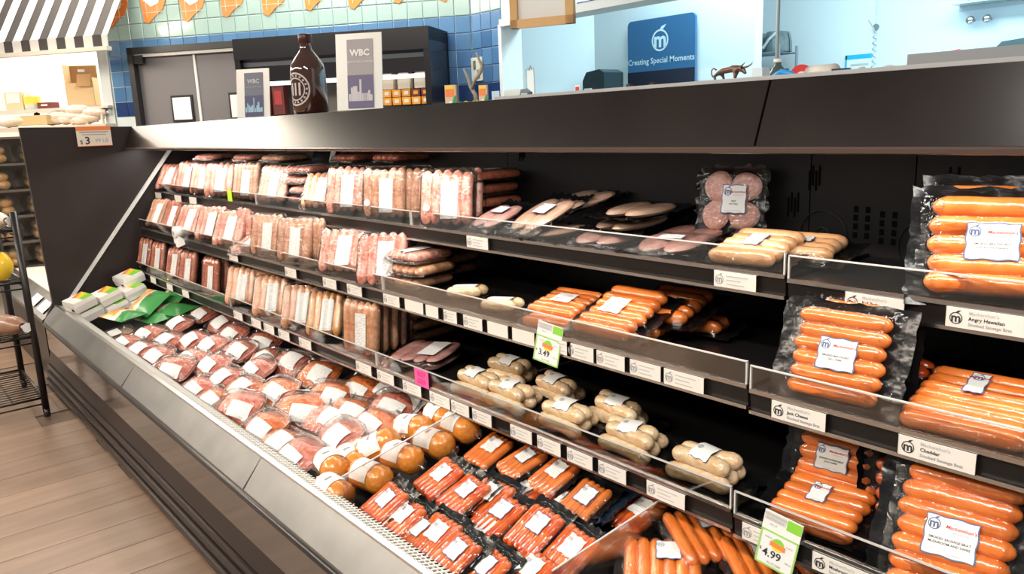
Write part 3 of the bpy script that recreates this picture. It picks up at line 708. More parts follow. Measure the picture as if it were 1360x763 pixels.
# four patties
t = thing('patty_pack', 'four raw burger patties in a black pouch standing against the back of the top shelf', 'meat pack')
put('pouch', crumple(.175, .165, 'patty', .016), t)
for sx in (-1, 1):
    for sy in (-1, 1):
        put('patty', slab_mesh(.036, .036, .017, SAUS['patty'], 2.0, sx + 2 * sy + 5), t, (sx * .034, sy * .034, .0015))
put('film', MB().grid(lambda u, v: ((u - .5) * .165, (v - .5) * .155, .004 + .017 * (1 if max(abs(u - .5), abs(v - .5)) < .44 else .3) + random.uniform(0, .0015)), 12, 12).mesh('film', FILM, True), t)
brand_label(t, .012, .004, .0245, .060, .068, True, 0, ('BEEF', 'PATTIES'), border=True)
p = ony(971, 268, 1.605); place(t, (p.x, 1.612, p.z), 12, 80)
def vpack(label, k, px, dy, z, yaw, pitch, roll, n, L, r, colour, lab, rich=False, words=None, labrot=0, key=0, group='black-backed sausage packs', margin=(.030, .022), py=None, border=True):
    y = SH[k][0] + dy; p = ony(px, py or 400, y); t = thing('sausage_pack', label, 'sausage pack', group=group)
    link_pack(t, n, L, r, colour, lab, rich, words, labrot, key, margin, border=border)
    place(t, (p.x, y, TRAYZ[k] + z), yaw, pitch, roll); return t
vpack('tan smoked links under a wavy white label, slumped over the top-shelf fence', 0, 1005, .084, .020, 4, 14, 90, 5, .150, .0145, 'smoked', (.0, .0, .040, .058), key=1, margin=(.03, .008), py=330, labrot=PI / 2)
vpack('tan smoked links behind the slumped smoked pack at the end of the top shelf', 0, 1072, .165, .016, 6, 10, 90, 4, .140, .0145, 'smoked', (.0, .0, .03, .03), key=2, py=330)
BIGL = (.006, .002, .058, .075)
W1 = ('SMOKED BRATWURST', 'ANGRY HAWAIIAN'); W2 = ('SMOKED BRATWURST', 'BALL PARK'); W3 = ('SMOKED SAUSAGE BRAT', 'JACK CHEESE'); W4 = ('SMOKED SAUSAGE BRAT', 'CHEDDAR'); W5 = ('SMOKED SAUSAGE BRAT', 'MUSHROOM AND SWISS')
vpack('thick orange links standing at the right edge of the top shelf, blue-bordered label', 0, 1308, .060, .078, 18, 70, 90, 5, .165, .0160, 'orange', (.004, -.01, .075, .060), True, W1, -PI / 2, 3, py=330)
vpack('orange links standing just behind the big top-shelf pack, only the top link showing', 0, 1318, .115, .092, 16, 74, 90, 5, .165, .0160, 'orange', (0, 0, .05, .05), False, None, 0, 4, py=330)

# ------------------------------------------------------------------ middle shelf, right half
def brat(label, k, px, dy, z, yaw, pitch, roll, key, py=500, lab=True, colour='brat', group='pale bratwurst packs'):
    y = SH[k][0] + dy; p = ony(px, py, y); t = thing('bratwurst_pack', label, 'sausage pack', group=group); brat_pack(t, colour, lab=lab, key=key); place(t, (p.x, y, TRAYZ[k] + z), yaw, pitch, roll); return t
def pale_pair(label, px, dy, yaw, key):
    y = SH[1][0] + dy; p = ony(px, 392, y); t = thing('bratwurst_pack', label, 'sausage pack', group='pale bratwurst packs')
    put('pouch', crumple(.12, .18, ('pp', key), .014, .0006, FILM), t)
    for i in range(2): put('sausage', sausage_mesh(.0165, .125, SAUS['brat'], .004, 12, 1.0, i), t, ((i - .5) * .033, 0, .018))
    put('label', label_mesh(0, 0, .045, .085, lambda x, z: .0365 - x * x * 8, ('ppl', 1), WHITE, .001), t)
    place(t, (p.x, y, TRAYZ[1] + .003), yaw, 6); return t
pale_pair('pale bratwurst pair in clear film on the middle shelf, left of its twin', 622, .115, -76, 0)
pale_pair('pale bratwurst pair with a loose film tail on the middle shelf, right of its twin', 668, .075, -84, 1)
vpack('orange links lying under another pack on the middle shelf at the 3.49 sign', 1, 742, .075, .003, 4, 4, 90, 5, .16, .0125, 'orange', (0, 0, .02, .02), key=5, margin=(.03, .010), py=420)
vpack('labelled orange links lying on another pack above the 3.49 sign', 1, 752, .125, .032, 6, 12, 90, 6, .155, .0115, 'orange', (0, .0, .048, .058), key=6, py=420, border=False)
vpack('orange links with a big white label propped at the middle-shelf fence', 1, 826, .100, .045, 3, 22, 90, 6, .165, .0150, 'orange', (0, .01, .058, .058), key=7, margin=(.03, .012), py=430, border=False)
vpack('orange links lying underneath the propped pack with the big white label', 1, 840, .115, .003, 4, 4, 90, 5, .145, .0145, 'orange', (0, 0, .02, .02), key=8, py=430)
vpack('orange links tipped up behind the propped pack on the middle shelf', 1, 895, .215, .052, 6, 14, 90, 5, .15, .0150, 'orange', (-.01, .0, .02, .035), key=9, py=420)
vpack('two orange links poking out from a black pouch, rightmost of the middle heap', 1, 925, .235, .012, 10, 6, 90, 2, .15, .0150, 'orange', (0, 0, .01, .01), key=10, py=420)
vpack('six upright orange links with a blue-bordered label on the middle shelf', 1, 1117, .050, .078, 4, 68, 90, 6, .160, .0128, 'scarlet' if False else 'orange', (.0, -.004, .066, .056), True, W2, -PI / 2, 11, py=470, margin=(.034, .020))
vpack('orange link pack standing hidden behind the six upright links', 1, 1140, .105, .085, 5, 72, 90, 6, .155, .0128, 'orange', (0, 0, .04, .04), False, None, 0, 12, py=470)
vpack('small orange links in a black pouch lying behind the upright six', 1, 1200, .195, .030, 30, 20, 60, 2, .11, .0125, 'scarlet', (0, 0, .008, .008), key=13, py=470)
vpack('seven long orange links lying flat at the right edge of the middle shelf', 1, 1295, .105, .012, 4, 14, 90, 7, .185, .0130, 'orange', (.042, .010, .030, .062), True, (), -PI / 2, 14, py=560, margin=(.03, .010))
# ------------------------------------------------------------------ bottom shelf
def bacon(label, z, yaw, key, lab):
    y = SH[2][0] + .135; p = ony(566, 470, y); t = thing('bacon_pack', label, 'meat pack', group='flat bacon packs')
    W_, L_ = .20, .20
    put('pouch', crumple(W_ + .02, L_ + .02, ('bac', key), .006, .0006, TRAYP), t)
    for i in range(4): put('bacon_slice', slab_mesh(.026, .088, .012, SAUS['bacon'], 3.2, i), t, ((i - 1.5) * .046, 0, .002 + .0022 * i))
    put('film', MB().grid(lambda u, v: ((u - .5) * (W_ + .006), (v - .5) * (L_ - .002), .018 + .006 * u - .018 * max(0, (max(abs(u - .5), abs(v - .5)) - .43) / .07) + random.uniform(0, .002)), 16, 14).mesh('film', FILM, True), t)
    if lab: put('label', label_mesh(.035, -.005, .062, .11, lambda x, y_: .025 + .006 * x / W_, 'baclab', WHITE), t)
    place(t, (p.x + key * .004, y, TRAYZ[2] + z), yaw, 5); return t
bacon('labelled pink bacon slices in clear film lying on top on the bottom shelf', .026, 24, 0, True)
bacon('pink bacon pack underneath the labelled bacon pack on the bottom shelf', .003, 18, 1, False)
BR = [(637, .070, .003, 4, 8, 'pale bratwurst heap at the fence just right of the pink tag'),
      (684, .070, .006, 2, 10, 'pale bratwurst heap at the fence, second right of the pink tag'),
      (682, .205, .006, 8, 10, 'pale bratwurst heap at the back, just below the 3.49 sign'),
      (742, .180, .006, -4, 10, 'pale bratwurst heap in the back row right of the 3.49 sign'),
      (758, .070, .006, -2, 12, 'pale bratwurst heap at the fence, third right of the pink tag'),
      (822, .165, .006, 30, 8, 'pale bratwurst heap at the back with its label turned, nearest the empty shelf'),
      (843, .070, .006, 2, 10, 'pale bratwurst heap at the fence, second from the right end'),
      (942, .070, .006, 0, 10, 'pale bratwurst heap at the fence, rightmost, beside the 4.99 sign')]
for i, (px, dy, z, yaw, pitch, l) in enumerate(BR): brat(l, 2, px, dy, z, yaw, pitch, 90 if i not in (5,) else 60, i, py=(520, 530, 495, 510, 550, 540, 580, 615)[i])
vpack('orange links standing at the bottom-shelf back behind the pack by 4.99', 2, 1112, .165, .078, 6, 72, 90, 6, .140, .0130, 'orange', (.012, .0, .060, .048), True, W3, -PI / 2, 15, py=600)
vpack('orange links lying at the bottom-shelf fence by the 4.99 sign', 2, 1093, .092, .020, 6, 18, 90, 6, .160, .0130, 'orange', (.006, .006, .034, .05), True, (), -PI / 2, 16, py=660, margin=(.03, .008))
vpack('large orange links leaning upright at the bottom right corner, blue-bordered label', 2, 1272, .060, .070, 8, 62, 90, 7, .17, .0145, 'orange', (-.004, .002, .075, .062), True, W5, -PI / 2, 17, py=690, margin=(.036, .022))
vpack('orange links hidden behind the large leaning pack at the bottom right', 2, 1215, .180, .070, 28, 74, 90, 4, .12, .0130, 'scarlet', (0, 0, .02, .02), key=18, py=580)

# ------------------------------------------------------------------ the well: cartons and bags at the far left end
def deckpt(px, py, dz):
    r = ray(px, py); a = 0.335 - .15 * .81 + dz; t = (a - H) / (r.z - .15 * r.y); return Vector((r.x * t, r.y * t, H + r.z * t))
DT = R(8)
def carton(label, px, py, dz, yaw):
    t = thing('carton', label, 'box', group='white cartons in the well'); W_, L_, h_ = .155, .115, .055
    b = MB(); c = .012
    o1 = [(-W_ / 2, -L_ / 2), (W_ / 2, -L_ / 2), (W_ / 2, L_ / 2), (-W_ / 2, L_ / 2)]
    vs = [(x * .94, y * .94, 0) for x, y in o1] + [(x, y, h_ * .62) for x, y in o1] + [(x * .93, y * .93, h_) for x, y in o1]
    b.add(vs, [(3, 2, 1, 0), (8, 9, 10, 11)] + [(i, (i + 1) % 4, 4 + (i + 1) % 4, 4 + i) for i in range(4)] + [(4 + i, 4 + (i + 1) % 4, 8 + (i + 1) % 4, 8 + i) for i in range(4)])
    b.obj('carton_body', CARTW, t)
    w2, l2, z = W_ * .465, L_ * .465, h_ + .0006
    MB().add([(-w2, l2, z), (w2, l2, z), (w2, l2 * .45, z), (w2 * .2, l2 * .1, z), (-w2 * .5, l2 * .5, z)], [(0, 4, 3, 2, 1)]) 
    g_ = MB(); g_.add([(-w2 * .1, l2, z), (w2, l2, z), (w2, -l2 * .05, z), (w2 * .35, -l2 * .1, z)], [(0, 3, 2, 1)]); g_.obj('green_print', GREENI, t)
    g_ = MB(); g_.add([(-w2 * .9, l2 * .98, z), (-w2 * .1, l2, z), (w2 * .35, -l2 * .1, z), (-w2 * .1, -l2 * .1, z)], [(0, 3, 2, 1)]); g_.obj('yellow_print', YELI, t)
    g_ = MB(); g_.add([(-w2, l2 * .6, z), (-w2 * .9, l2 * .98, z), (-w2 * .1, -l2 * .1, z), (-w2 * .5, -l2 * .3, z)], [(0, 3, 2, 1)]); g_.obj('tan_print', ORI, t)
    MB().box((W_ * .2, -L_ / 2 * .96, h_ * .25), (.022, .004, .012)).obj('thumb_slot', VOID, t)
    p = onz(px, py, dz + h_ * .6); place(t, (p.x, p.y, dz), yaw, 17)
carton('white carton at the far left front corner of the well, beside the diagonal strip', 108, 400, .440, 10)
carton('white carton second from the left corner of the well', 142, 392, .448, 10)
carton('white carton in the middle of the stack, under the topmost one', 175, 385, .455, 10)
carton('topmost white carton of the stack, against the shelf edge', 173, 368, .512, 8)
carton('white carton in the lower layer at the corner of the well', 118, 413, .380, 10)
carton('white carton in the lower layer under the second one', 152, 406, .388, 10)
carton('white carton in the lower layer at the bottom of the stack', 184, 399, .396, 10)
def bag(label, px, py, dz, yaw, pitch, wid, L, front, key):
    t = thing('snack_bag', label, 'bag', group='green bags in the well'); rnd = random.Random(key)
    def surf(sgn):
        ph = rnd.uniform(0, 6)
        def fn(u, v):
            a, b_ = (u - .5) * 2, (v - .5) * 2
            z = .026 * (1 - abs(a) ** 3) * (1 - b_ ** 2) + .003 * math.sin(9 * u + ph) * (1 - abs(b_)) * math.sin(7 * v)
            return (a * wid / 2 * (1 - .06 * (1 - b_ * b_)), b_ * L / 2, .028 + sgn * max(z, .0008))
        return fn
    b = MB(); b.grid(surf(-1), 14, 14); b.f = [f[::-1] for f in b.f]; n0 = len(b.f)
    b.obj('bag_back', MATG, t, True)
    me = MB().grid(surf(1), 18, 14).obj('bag_front', MATBAG[front], t, True)
    MB().lathe([(.0001, .001), (.012, .001), (.012, 0)], 12).obj('red_badge', REDINK, t).location = (wid * .02, L * .18, .0545)
    p = onz(px, py, dz + .03); place(t, (p.x, p.y, dz), yaw, pitch)
MATG = mat('green_bag_film', (0.07, 0.33, 0.09), 0.3, coat=.4)
def bagmat(name, split, flip=False):
    M = bpy.data.materials.new(name); M.use_nodes = True; N = M.node_tree.nodes; L = M.node_tree.links; b = N['Principled BSDF']; b.inputs['Roughness'].default_value = .28
    tc = N.new('ShaderNodeTexCoord'); sp = N.new('ShaderNodeSeparateXYZ'); L.new(tc.outputs['UV'], sp.inputs[0])
    n = N.new('ShaderNodeTexNoise'); n.inputs['Scale'].default_value = 3.5; L.new(tc.outputs['UV'], n.inputs['Vector'])
    ad = N.new('ShaderNodeMath'); ad.operation = 'MULTIPLY_ADD'; ad.inputs[1].default_value = .35; L.new(n.outputs['Fac'], ad.inputs[0]); L.new(sp.outputs['X'], ad.inputs[2])
    rp = N.new('ShaderNodeValToRGB'); rp.color_ramp.interpolation = 'CONSTANT'; e = rp.color_ramp.elements
    e[0].position = 0; e[0].color = (.82, .42, .10, 1); e[1].position = split * .8; e[1].color = (.80, .72, .58, 1)
    q = e.new(split); q.color = (.07, .32, .09, 1); q = e.new(min(.99, split + .4)); q.color = (.06, .30, .08, 1)
    L.new(ad.outputs[0], rp.inputs['Fac']); L.new(rp.outputs['Color'], b.inputs['Base Color']); return M
MATBAG = {'wide': bagmat('bag_print_wide', .86), 'small': bagmat('bag_print_small', .62), 'green': bagmat('bag_print_green', .55)}
bag('green bag with a tan picture lying at the lip in front of the white cartons', 164, 418, .405, 12, 6, .24, .14, 'wide', 1)
bag('green bag with a red badge standing tilted against the carton stack', 200, 400, .440, 12, 34, .24, .17, 'small', 2)
bag('pale green bag lying against the price channel behind the tilted bag', 232, 393, .450, 8, 34, .22, .15, 'green', 3)
bag('green bag with an orange end lying rightmost of the bags', 232, 410, .405, 16, 10, .25, .14, 'green', 4)
bag('green bag lying lowest behind the meat trays, half under the other bags', 208, 420, .375, 8, 8, .24, .15, 'green', 5)

# ------------------------------------------------------------------ the well: film trays of minced meat
TR = [ # px, py, lift, yaw, pitch, colour, key
    (168, 451, .004, 8, 6, 'ground'), (156, 438, .004, 4, 6, None), (185, 461, .012, 14, 14, 'ground'), (197, 439, .006, 8, 10, 'ground'), (220, 449, .012, 10, 12, 'ground'),
    (208, 467, .006, 12, 10, 'ground'), (237, 426, .010, 8, 12, 'ground'), (269, 413, .012, 4, 12, 'ground'), (296, 424, .012, -2, 12, 'ground'), (309, 438, .022, 8, 14, 'ground'),
    (257, 446, .012, 4, 12, 'ground'), (283, 452, .014, 0, 14, 'ground'), (316, 460, .016, 12, 18, 'ground'), (348, 449, .014, 20, 16, 'ground'), (231, 483, .010, 26, 22, 'ground'),
    (254, 471, .004, 10, 8, 'ground'), (285, 478, .010, 2, 12, 'ground'), (298, 497, .014, 4, 16, 'ground'), (343, 484, .014, -4, 14, 'ground'), (386, 475, .014, 14, 16, 'ground'),
    (262, 510, .008, 8, 14, 'ground'), (322, 510, .012, 8, 14, 'groundorange'), (368, 512, .014, 14, 16, 'groundorange'), (282, 525, .006, 6, 12, 'groundorange'), (318, 533, .014, 20, 20, 'ground'),
    (423, 489, .012, 14, 14, 'groundorange'), (400, 536, .016, 34, 26, 'groundorange'), (437, 519, .020, 24, 24, 'groundorange'), (352, 559, .014, 4, 14, 'groundorange'), (478, 510, .014, 14, 16, 'groundorange'),
    (521, 532, .016, 10, 16, 'ground'), (498, 554, .010, 2, 12, 'groundorange'), (451, 572, .016, 4, 16, 'ground'), (397, 596, .010, 8, 16, 'ground'), (513, 512, .006, 10, 8, 'groundorange'),
    (553, 527, .004, 6, 6, 'ground'), (372, 582, .001, 10, 6, 'groundorange'), (480, 590, .001, 10, 8, 'groundorange'), (462, 540, .004, 20, 14, 'groundorange'), (355, 470, .002, 10, 8, 'ground'), (437, 548, .002, 15, 6, 'ground')]
TRL = ['glary pale tray touching the steel lip by the green bag', 'flat clear tray with a low white label by the cartons', 'tilted tray second along the steel lip', 'tray behind the first lip tray, below the bags', 'tray lapping over its left neighbour below the bags',
       'dark-rimmed tray at the lip below the lapping pair', 'tray just right of the lowest green bag', 'tray farthest back, touching the shelf edge beside the bags', 'tray second along the shelf edge from the bags', 'wide-labelled tray third along the shelf edge',
       'split-labelled tray in the middle of the far field', 'tray beside the split-label one, toward the shelf', 'large-labelled tray in the centre of the far field', 'steeply tilted wide-labelled tray near the shelf edge', 'tray standing up at the lip with a long label',
       'half-hidden tray behind the standing lip tray', 'tray with a narrow label, second row from the lip', 'tray with a square label in the centre of the field', 'rosy tray with a broad label in the third row', 'pink tray at the back edge left of the orange ones',
       'pink tray at the lip right of the standing one', 'orange-pink tray without much label showing, mid field', 'orange-pink tray with a torn-looking label, mid field', 'orange tray low at the lip beside the grille', 'tray tipped forward at the grille with a big pale label',
       'orange tray at the shelf edge, first of the orange ones', 'deep orange tray turned cornerwise with its label facing the camera', 'deep orange tray propped behind the cornerwise one', 'large orange-pink tray at the grille with a rimmed edge', 'orange tray at the shelf edge with a wide bright label',
       'pink tray near the shelf edge just behind the chubs', 'orange tray low between the chubs and the shelf-edge trays', 'big pink tray left of the upright chub', 'pink tray at the grille left of the first chub', 'orange tray tucked at the shelf edge behind the bright label',
       'tray under the shelf edge behind the chubs', 'tray underneath the large rimmed tray at the grille', 'tray underneath the big pink tray by the chubs', 'tray underneath the propped orange tray', 'dark tray under the shelf edge behind the tilted one', 'tray lying beneath the cornerwise tray']
LABS = [(.030, -.026, .090, .058), (.038, -.022, .080, .056), (.022, -.028, .094, .054), (.040, -.018, .074, .066), (.030, -.010, .070, .074)]
for i, (px, py, dz, yaw, pitch, c) in enumerate(TR):
    t = thing('meat_tray', 'minced meat in clear film: ' + TRL[i], 'meat pack', group='film trays of minced meat')
    meat_tray(t, c or 'ham', lab=LABS[(i * 7 + i // 3) % 5] if c else (0, -.01, .12, .05), key=i, hgt=.040 if c else .006)
    p = deckpt(px, py, dz + .045); place(t, (p.x, p.y, p.z - .034), yaw - 4 + random.uniform(-7, 7), pitch + 9 + random.uniform(-3, 4))
# orange chubs
CH = [(443, 618, .03, 8, 0, 'orange chub with a wide white band at the grille, left of the divider'), (511, 590, .045, 62, 28, 'orange chub tipped on end showing its pleats, left of the divider'), (553, 568, .045, 30, 10, 'orange chub with pleated end and a band turned left, middle of the heap'),
      (588, 553, .05, 10, 0, 'orange chub highest at the back below the price tags'), (612, 566, .045, 20, 0, 'orange chub behind clear plastic at the back of the divider'), (535, 606, .03, 30, 0, 'orange chub seen through the divider, third from the back'),
      (577, 588, .03, 30, 0, 'orange chub seen through the divider, second from the back'), (494, 632, .025, 30, 0, 'orange chub seen through the divider with a white band, near the front'), (446, 652, .012, 20, 0, 'orange chub lowest at the front corner by the grille'), (470, 612, .012, 14, 0, 'orange chub underneath the others beside the first one')]
for i, (px, py, dz, yaw, pitch, l) in enumerate(CH):
    t = thing('sausage_chub', l, 'sausage pack', group='orange chubs in the well'); chub_pack(t)
    p = deckpt(px, py, dz + .038); place(t, (p.x, p.y, p.z - .038), yaw - 20, 8, 0)
    if pitch: t.matrix_world = Matrix.Translation((p.x, p.y, p.z - .038)) @ Matrix.Rotation(R(yaw - 20), 4, 'Z') @ Matrix.Rotation(R(-pitch), 4, 'Y') @ Matrix.Rotation(R(12), 4, 'X')
# red sausage packs right of the chubs
VP = [(510, 664, .030, -2, 22, 'scarlet', 'at the grille by the divider, highest in front'), (532, 684, .018, 0, 20, 'scarlet', 'at the grille under the first one, grey label'), (552, 702, .006, 2, 18, 'scarlet', 'at the grille, mostly covered, third from the divider'),
      (577, 708, .012, 0, 22, 'scarlet', 'at the grille with its black edge turned up'), (602, 732, .016, 0, 22, 'scarlet', 'in front at the grille, big square white label'), (583, 630, .035, -2, 22, 'scarlet', 'just right of the chubs, steeply tilted'),
      (616, 652, .030, -2, 22, 'scarlet', 'tattered front corner, right of the steeply tilted one'), (647, 656, .024, 4, 20, 'scarlet', 'narrow, in the centre of the red field'), (662, 679, .018, 2, 22, 'scarlet', 'deep red, grey label, in front of the narrow one'),
      (650, 594, .030, 0, 18, 'orange', 'at the shelf edge beside the chubs'), (694, 608, .030, -8, 18, 'orange', 'at the shelf edge, second from the chubs'), (737, 626, .030, -8, 18, 'orange', 'at the shelf edge, third from the chubs'),
      (712, 697, .034, 2, 22, 'scarlet', 'large and pale topped in the middle of the front'), (757, 728, .026, 0, 22, 'scarlet', 'behind the clear divider at the bottom edge'), (640, 752, .004, 0, 18, 'scarlet', 'at the bottom edge with a pale label strip'),
      (700, 756, .004, 4, 18, 'scarlet', 'at the bottom edge between the two large ones'), (776, 661, .030, -4, 20, 'orange', 'fourth along the shelf edge from the chubs'), (848, 676, .020, -8, 18, 'scarlet', 'beyond the divider with a two-piece label'),
      (640, 700, .000, 0, 14, 'scarlet', 'underneath the deep red one'), (745, 668, .002, 0, 12, 'scarlet', 'underneath the large pale-topped one'), (690, 650, .0, 0, 10, 'scarlet', 'sunk in the middle behind the deep red one')]
for i, (px, py, dz, yaw, pitch, c, l) in enumerate(VP):
    t = thing('sausage_pack', '%s sausage sticks in the well, %s' % ('red' if c == 'scarlet' else 'bright orange', l), 'sausage pack', group='red sausage packs in the well')
    n = 5 if c == 'orange' else 6
    link_pack(t, n, .118, .0098 if c == 'orange' else .0088, c, (.004, .016, .050, .048), key=30 + i % 5, margin=(.024, .017), border=(i % 2 == 0))
    p = deckpt(px, py, dz + .035); place(t, (p.x, p.y, p.z - .022), yaw - 5 + random.uniform(-4, 4), pitch + 6 + random.uniform(-4, 4))
t = thing('vacuum_pouch', 'empty blue-black plastic pouch lying between orange packs near the divider', 'pouch')
put('pouch', crumple(.10, .15, 'bluepouch', .02, .004, mat('blue_black_film', (.010, .020, .035), .10, spec=.9, bump=(22, .8))), t); put('pouch_seam', MB().box((0, .072, .006), (.09, .008, .002)).mesh('pouch_seam', POUCH), t)
p = deckpt(818, 664, .055); place(t, p, -8, 24)
VO = [(940, 706, .030, 62, 14, 6, .0125, 'orange links with a wavy label in the well, below the bottom shelf edge'), (880, 748, .020, 40, 12, 6, .0125, 'orange links with an emblem label at the bottom edge, right of the divider'),
      (1010, 742, .015, 56, 12, 5, .0125, 'orange links partly behind the 4.99 sign, left of it'), (1115, 758, .030, 62, 10, 5, .0130, 'orange links at the bottom edge right of the 4.99 sign')]
for i, (px, py, dz, yaw, pitch, n, r_, l) in enumerate(VO):
    t = thing('sausage_pack', l, 'sausage pack', group='orange sausage packs at the right of the well')
    link_pack(t, n, .15, r_, 'orange', (.012, .03, .05, .05), key=40 + i, labrot=0, margin=(.03, .02))
    p = deckpt(px, py, dz + .035); place(t, (p.x, p.y, p.z - .02), yaw, pitch)

# ================================================================== PRICE TAGS AND SIGNS
edge_me = MB().box((0, 0, 0), (.0012, .033, .0016)).mesh('holder_edge', RAILD)
def price_tag(k, px, py, n, wid=.105, words=None, blank=False, total=''):
    yf = SH[k][0] - .0065; p = ony(px, py, yf); zt = TRAYZ[k] - (.021 if px < 985 or k == 0 and px < 1040 else .027)
    t = thing('price_tag', 'white shelf price tag on the %s shelf edge, %s tag from the left' % (SHW[k], ordinal(n)) if not words else 'white shelf price tag on the %s shelf edge printed %s' % (SHW[k], words[1]), 'price tag', (p.x, yf, zt), (R(90), 0, 0), 'shelf price tags')
    hh = .033
    MB().box((0, 0, 0), (wid, hh, .0015)).obj('card', TAGW, t)
    for sx in (-1, 1): put('holder_edge', edge_me, t, (sx * wid / 2, 0, .0008))
    if blank: return t
    logo(t, -wid * .36, -.001, .0012, hh * .30, INK if words else GREY)
    if words:
        for i, (s_, mt_) in enumerate(zip(words, (LGREY, INK, GREY))):
            put('print', text_mesh(s_, hh * (.24, .25, .22)[i], mt_, .0002, 'LEFT'), t, (-wid * .20, hh * (.29 - .28 * i), .0012))
    else:
        kk = ('tagl', wid)
        if kk not in CACHE:
            b = MB()
            for i, q in enumerate((.5, .34, .42)): b.box((-wid * .2 + wid * q / 2, hh * (.24 - .25 * i), .0011), (wid * q, hh * .07, .0004))
            CACHE[kk] = b.mesh('print', LGREY)
        put('print', CACHE[kk], t)
    return t
T1 = [(210, 257), (236, 261), (256, 264), (634, 322), (976, 368)]
for i, (x, y) in enumerate(T1): price_tag(0, x, y, i + 1, .11 if i < 3 else .10, blank=i < 3)
price_tag(0, 1161, 398, 6, words=("Mackenthun's", 'Ball Park', 'Smoked Sausage Brat'))
price_tag(0, 1308, 420, 7, .115, words=("Mackenthun's", 'Angry Hawaiian', 'Smoked Sausage Brat'))
T2 = [(310, 340), (386, 361), (438, 377), (471, 386), (520, 399), (550, 407), (574, 414), (598, 419), (628, 427), (661, 436), (695, 445), (743, 459), (771, 466), (811, 478), (857, 489), (908, 503)]
W2_ = [.10] * 4 + [.095, .10, .065, .065, .085, .085, .085, .075, .085, .085, .085, .10]
for i, (x, y) in enumerate(T2): price_tag(1, x, y, i + 1, W2_[i], blank=i in (5, 6, 9, 10))
price_tag(1, 1060, 550, 17, words=("Mackenthun's", 'Jack Cheese', 'Smoked Sausage Brat'))
price_tag(1, 1243, 601, 18, .115, words=("Mackenthun's", 'Cheddar', 'Smoked Sausage Brat'))
T3 = [(203, 367), (225, 376), (246, 385), (316, 416), (340, 426), (357, 433), (377, 442), (405, 453), (483, 487), (512, 499), (547, 512), (584, 528), (611, 539), (640, 551), (692, 572), (729, 588), (770, 604), (813, 621), (884, 651), (1012, 704)]
for i, (x, y) in enumerate(T3): price_tag(2, x, y, i + 1, .10 if i < 12 or i in (18,) else .083, blank=i < 3)
price_tag(2, 1118, 746, 21, words=("Mackenthun's", 'Mushroom Swiss', 'Smoked Sausage Brat'))
def small_card(name, label, cat, k, px, py, w_, h_, material, lines=None):
    yf = SH[k][0] - .006; p = ony(px, py, yf); t = thing(name, label, cat, (p.x, yf, p.z), (R(90), 0, R(0)))
    MB().box((0, 0, 0), (w_, h_, .001)).obj('card', material, t)
    for i, s_ in enumerate(lines or ()): put('print', text_mesh(s_, h_ * .42, PINKD, .0006), t, (0, h_ * (.22 - .44 * i), .0007))
    return t
small_card('shelf_flag', 'plain yellow-green card stuck on the top shelf fence', 'tag', 0, 305, 260, .052, .052, LIME)
small_card('shelf_flag', 'hot pink card stuck on the bottom shelf fence, lettered in darker pink', 'tag', 2, 560, 503, .070, .050, PINK, ('BEEF', 'BEEF'))
def hang_sign(label, k, px, py, w_, h_, price, rz, tilt):
    yf = SH[k][0] - .012; p = ony(px, py, yf); t = thing('price_sign', label, 'price sign', (p.x, yf, p.z), (R(90 - tilt), R(8), R(rz)), 'hanging price signs')
    MB().box((0, 0, 0), (w_, h_, .0012)).obj('board', WHITE, t)
    b = MB(); y1, y0 = h_ * .14, -h_ / 2; z = .0008; e = .0035
    for c, d in (((0, y1), (w_, e)), ((0, y0 + e / 2), (w_, e)), ((-w_ / 2 + e / 2, (y0 + y1) / 2), (e, y1 - y0)), ((w_ / 2 - e / 2, (y0 + y1) / 2), (e, y1 - y0))): b.box((*c, z), (*d, .0006))
    b.obj('green_frame', GREENB, t)
    MB().box((w_ * .30, h_ * .385, z), (w_ * .38, h_ * .19, .0006)).obj('green_patch', GREENI, t)
    MB().box((-w_ * .20, h_ * .40, z - .0001), (w_ * .56, h_ * .15, .0006)).obj('grey_strip', mat('strip_grey', (.62, .60, .57), .5), t)
    for i, s_ in enumerate(("MACKENTHUN'S", 'BRATWURST')): put('print', text_mesh(s_, h_ * .055, GREY), t, (-w_ * .20, h_ * (.43 - .07 * i), .0013))
    put('print', text_mesh('PER LB', h_ * .045, GREY), t, (-w_ * .22, h_ * .27, .0013))
    cy = -h_ * .05; r_ = w_ * .17
    def disc(a0, a1, mt_, nm, zz): 
        vs = [(0, cy, zz)] + [(r_ * math.cos(a0 + (a1 - a0) * i / 12), cy + r_ * math.sin(a0 + (a1 - a0) * i / 12), zz) for i in range(13)]
        q = MB(); q.add(vs, [(0, i, i + 1) for i in range(1, 13)]); q.obj(nm, mt_, t)
    disc(R(10), R(170), GREENI, 'green_print', .0012); disc(R(190), R(350), YELI, 'yellow_print', .0012)
    MB().box((0, cy - r_ * .12, .0013), (r_ * 2.4, r_ * .75, .0004), R(-4)).obj('orange_print', ORI, t)
    put('print', text_mesh('MARKET', h_ * .04, GREY), t, (-w_ * .26, cy + r_ * .65, .0013)); put('print', text_mesh('PLACE', h_ * .04, GREY), t, (w_ * .30, cy + r_ * .4, .0013))
    put('print', text_mesh(price, h_ * .20, INK, .0003), t, (-w_ * .10, -h_ * .26, .0013))
    put('print', text_mesh('$', h_ * .07, INK), t, (-w_ * .41, -h_ * .22, .0013))
    put('print', text_mesh('PER LB', h_ * .04, GREY), t, (w_ * .34, -h_ * .29, .0013))
    put('print', text_mesh('IN-STORE', h_ * .06, GREY), t, (0, -h_ * .42, .0013))
hang_sign('white and green hanging sign reading 3.49 on the middle shelf fence', 1, 728, 457, .076, .098, '3.49', 8, 6)
hang_sign('white and green hanging sign reading 4.99 on the bottom shelf fence', 2, 1034, 722, .072, .104, '4.99', 4, 6)
